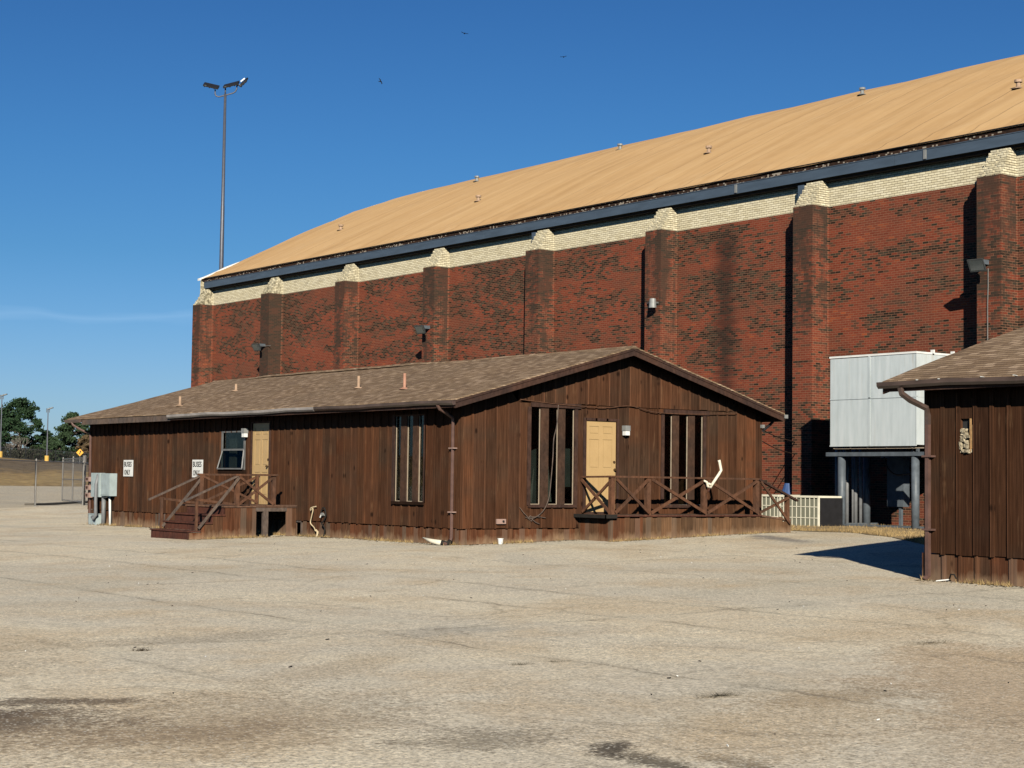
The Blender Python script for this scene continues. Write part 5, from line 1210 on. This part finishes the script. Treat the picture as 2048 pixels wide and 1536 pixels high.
for px, sd_, hh in ((22, 31, 4.4), (40, 33, 4.8), (12, 35, 3.6)):
    rnd = random.Random(sd_); g_ = ground_at(px, 281); m = MB()
    def br(p, d, L_, r_, dep):
        q = p+d*L_; m.tube([p, p.lerp(q, .5)+Vector((rnd.uniform(-.05, .05), rnd.uniform(-.05, .05), 0))*L_, q], [r_, r_*.8, r_*.6], 4, False)
        if dep:
            for k in range(3): br(q, (d+Vector((rnd.uniform(-.7, .7), rnd.uniform(-.7, .7), rnd.uniform(-.1, .4)))).normalized(), L_*.68, r_*.6, dep-1)
    th_ = thing('bare_tree', tuple(g_), {31: 'bare grey sapling beneath the tallest pine', 33: 'bare pale tree forking between the pine trunks', 35: 'small bare sapling at the left edge'}[sd_], 'tree', 'bare trees')
    br(g_-uz*.2, Vector((rnd.uniform(-.1, .1), 0, 1)), hh*.36, .09, 4); m.build('trunk', BARE, th_)
br_pts = MB(); rnd = random.Random(5)
for k in range(9000):
    px = rnd.uniform(-220, 260); D = rnd.uniform(272, 292); g_ = ground_at(px, D); hh = 2.1+.9*mnoise.noise(Vector((px*.06, D*.1, 0))); p_ = g_+uz*(rnd.random()**.8*hh); n_ = Vector((rnd.uniform(-1, 1), rnd.uniform(-1, 1), rnd.uniform(-1, 1))).normalized(); a_ = n_.orthogonal().normalized(); b__ = n_.cross(a_); z_ = rnd.uniform(.12, .3)
    br_pts.face([p_-a_*z_, p_+b__*z_*.6, p_+a_*z_, p_-b__*z_*.6])
tag(br_pts.build('undergrowth', foliage('dark_scrub', (.028, .028, .018)), recalc=False), 'dark scrub filling the space under the trees behind the hill fence', 'bushes', kind='stuff')

# weeds in the cracks
def tuft(x, y, n_, h_, mat, label, sp_=.05):
    b = MB(); z = gz(x, y)
    for k in range(n_):
        a = random.uniform(0, 6.28); q = random.random()*sp_; cx, cy = x+math.cos(a)*q*2.2, y+math.sin(a)*q; L_ = h_*random.uniform(.4, 1); a2 = random.uniform(0, 6.28); w_ = .003
        tip = (cx+math.cos(a2)*L_*.8, cy+math.sin(a2)*L_*.8, z+L_*.7)
        b.face([(cx-w_, cy-w_, z-.002), (cx+w_, cy+w_, z-.002), tip])
    return tag(b.build('weed_tuft', mat, recalc=False), label, 'weed', 'weeds in the asphalt cracks')
tuft(-7.36, -18.5, 420, .05, foliage('orange_weed', (.22, .14, .045)), 'flat orange brown weed patch right of the middle of the lot', .17)
tuft(-11.95, -20.3, 260, .085, WEED, 'dark weed tuft sprouting from the asphalt below the porch', .10)
tuft(-11.85, -17.75, 120, .045, WEED, 'small dry weed at the left end of a row of three', .07)
tuft(-11.45, -17.75, 110, .04, WEED, 'small dry weed in the middle of a row of three', .08)
tuft(-14.15, -15.1, 90, .06, BRUSH, 'dark twiggy weed in the left part of the lot', .06)

# birds
def bird(px, py, D, span, roll, yaw, label, pitch=0):
    m_ = MB(); B = bmesh.new()
    rings = [(-.30, .004), (-.24, .05), (-.10, .075), (.05, .085), (.16, .065), (.22, .045), (.27, .042), (.31, .020), (.36, .004)]
    m_.tube([(0, q, 0) for q, _ in rings], [r__ for _, r__ in rings], 10)
    for s_ in (-1, 1):
        row = [(0.03, .10, -.08, 0), (.18, .15, -.08, .05), (.34, .13, -.09, .085), (.48, .05, -.14, .09), (.56, -.05, -.15, .08)]
        vs = len(m_.v)
        for (xx, yf, yb_, zz_) in row: m_.v += [(s_*xx, yf, zz_+.012), (s_*xx, yb_, zz_+.006), (s_*xx, yf, zz_-.006), (s_*xx, yb_, zz_)]
        for k in range(len(row)-1):
            a_ = vs+4*k; m_.f += [(a_, a_+1, a_+5, a_+4), (a_+2, a_+6, a_+7, a_+3), (a_, a_+4, a_+6, a_+2), (a_+1, a_+3, a_+7, a_+5)]
        a_ = vs+4*(len(row)-1); m_.f.append((a_, a_+1, a_+3, a_+2))
    m_.hexa([(-.03, -.24, -.006), (.03, -.24, -.006), (.09, -.44, -.006), (-.09, -.44, -.006), (-.03, -.24, .006), (.03, -.24, .006), (.09, -.44, .006), (-.09, -.44, .006)])
    o_ = m_.build('bird', BIRD); o_.location = far(px, py, D); s0_ = span/1.12; o_.scale = (s0_, s0_, s0_); o_.rotation_euler = (R(pitch), R(roll), R(yaw)); B.free()
    return tag(o_, label, 'bird', 'birds in the sky')
bird(929, 67, 260, 1.15, 12, -25, 'black bird gliding highest in the sky, wings spread sideways')
bird(1127, 114, 250, 1.0, -4, -50, 'small black bird, rightmost of the three in the sky')
bird(761, 163, 240, 1.0, 62, -60, 'black bird banking steeply, leftmost and lowest of the three', 20)
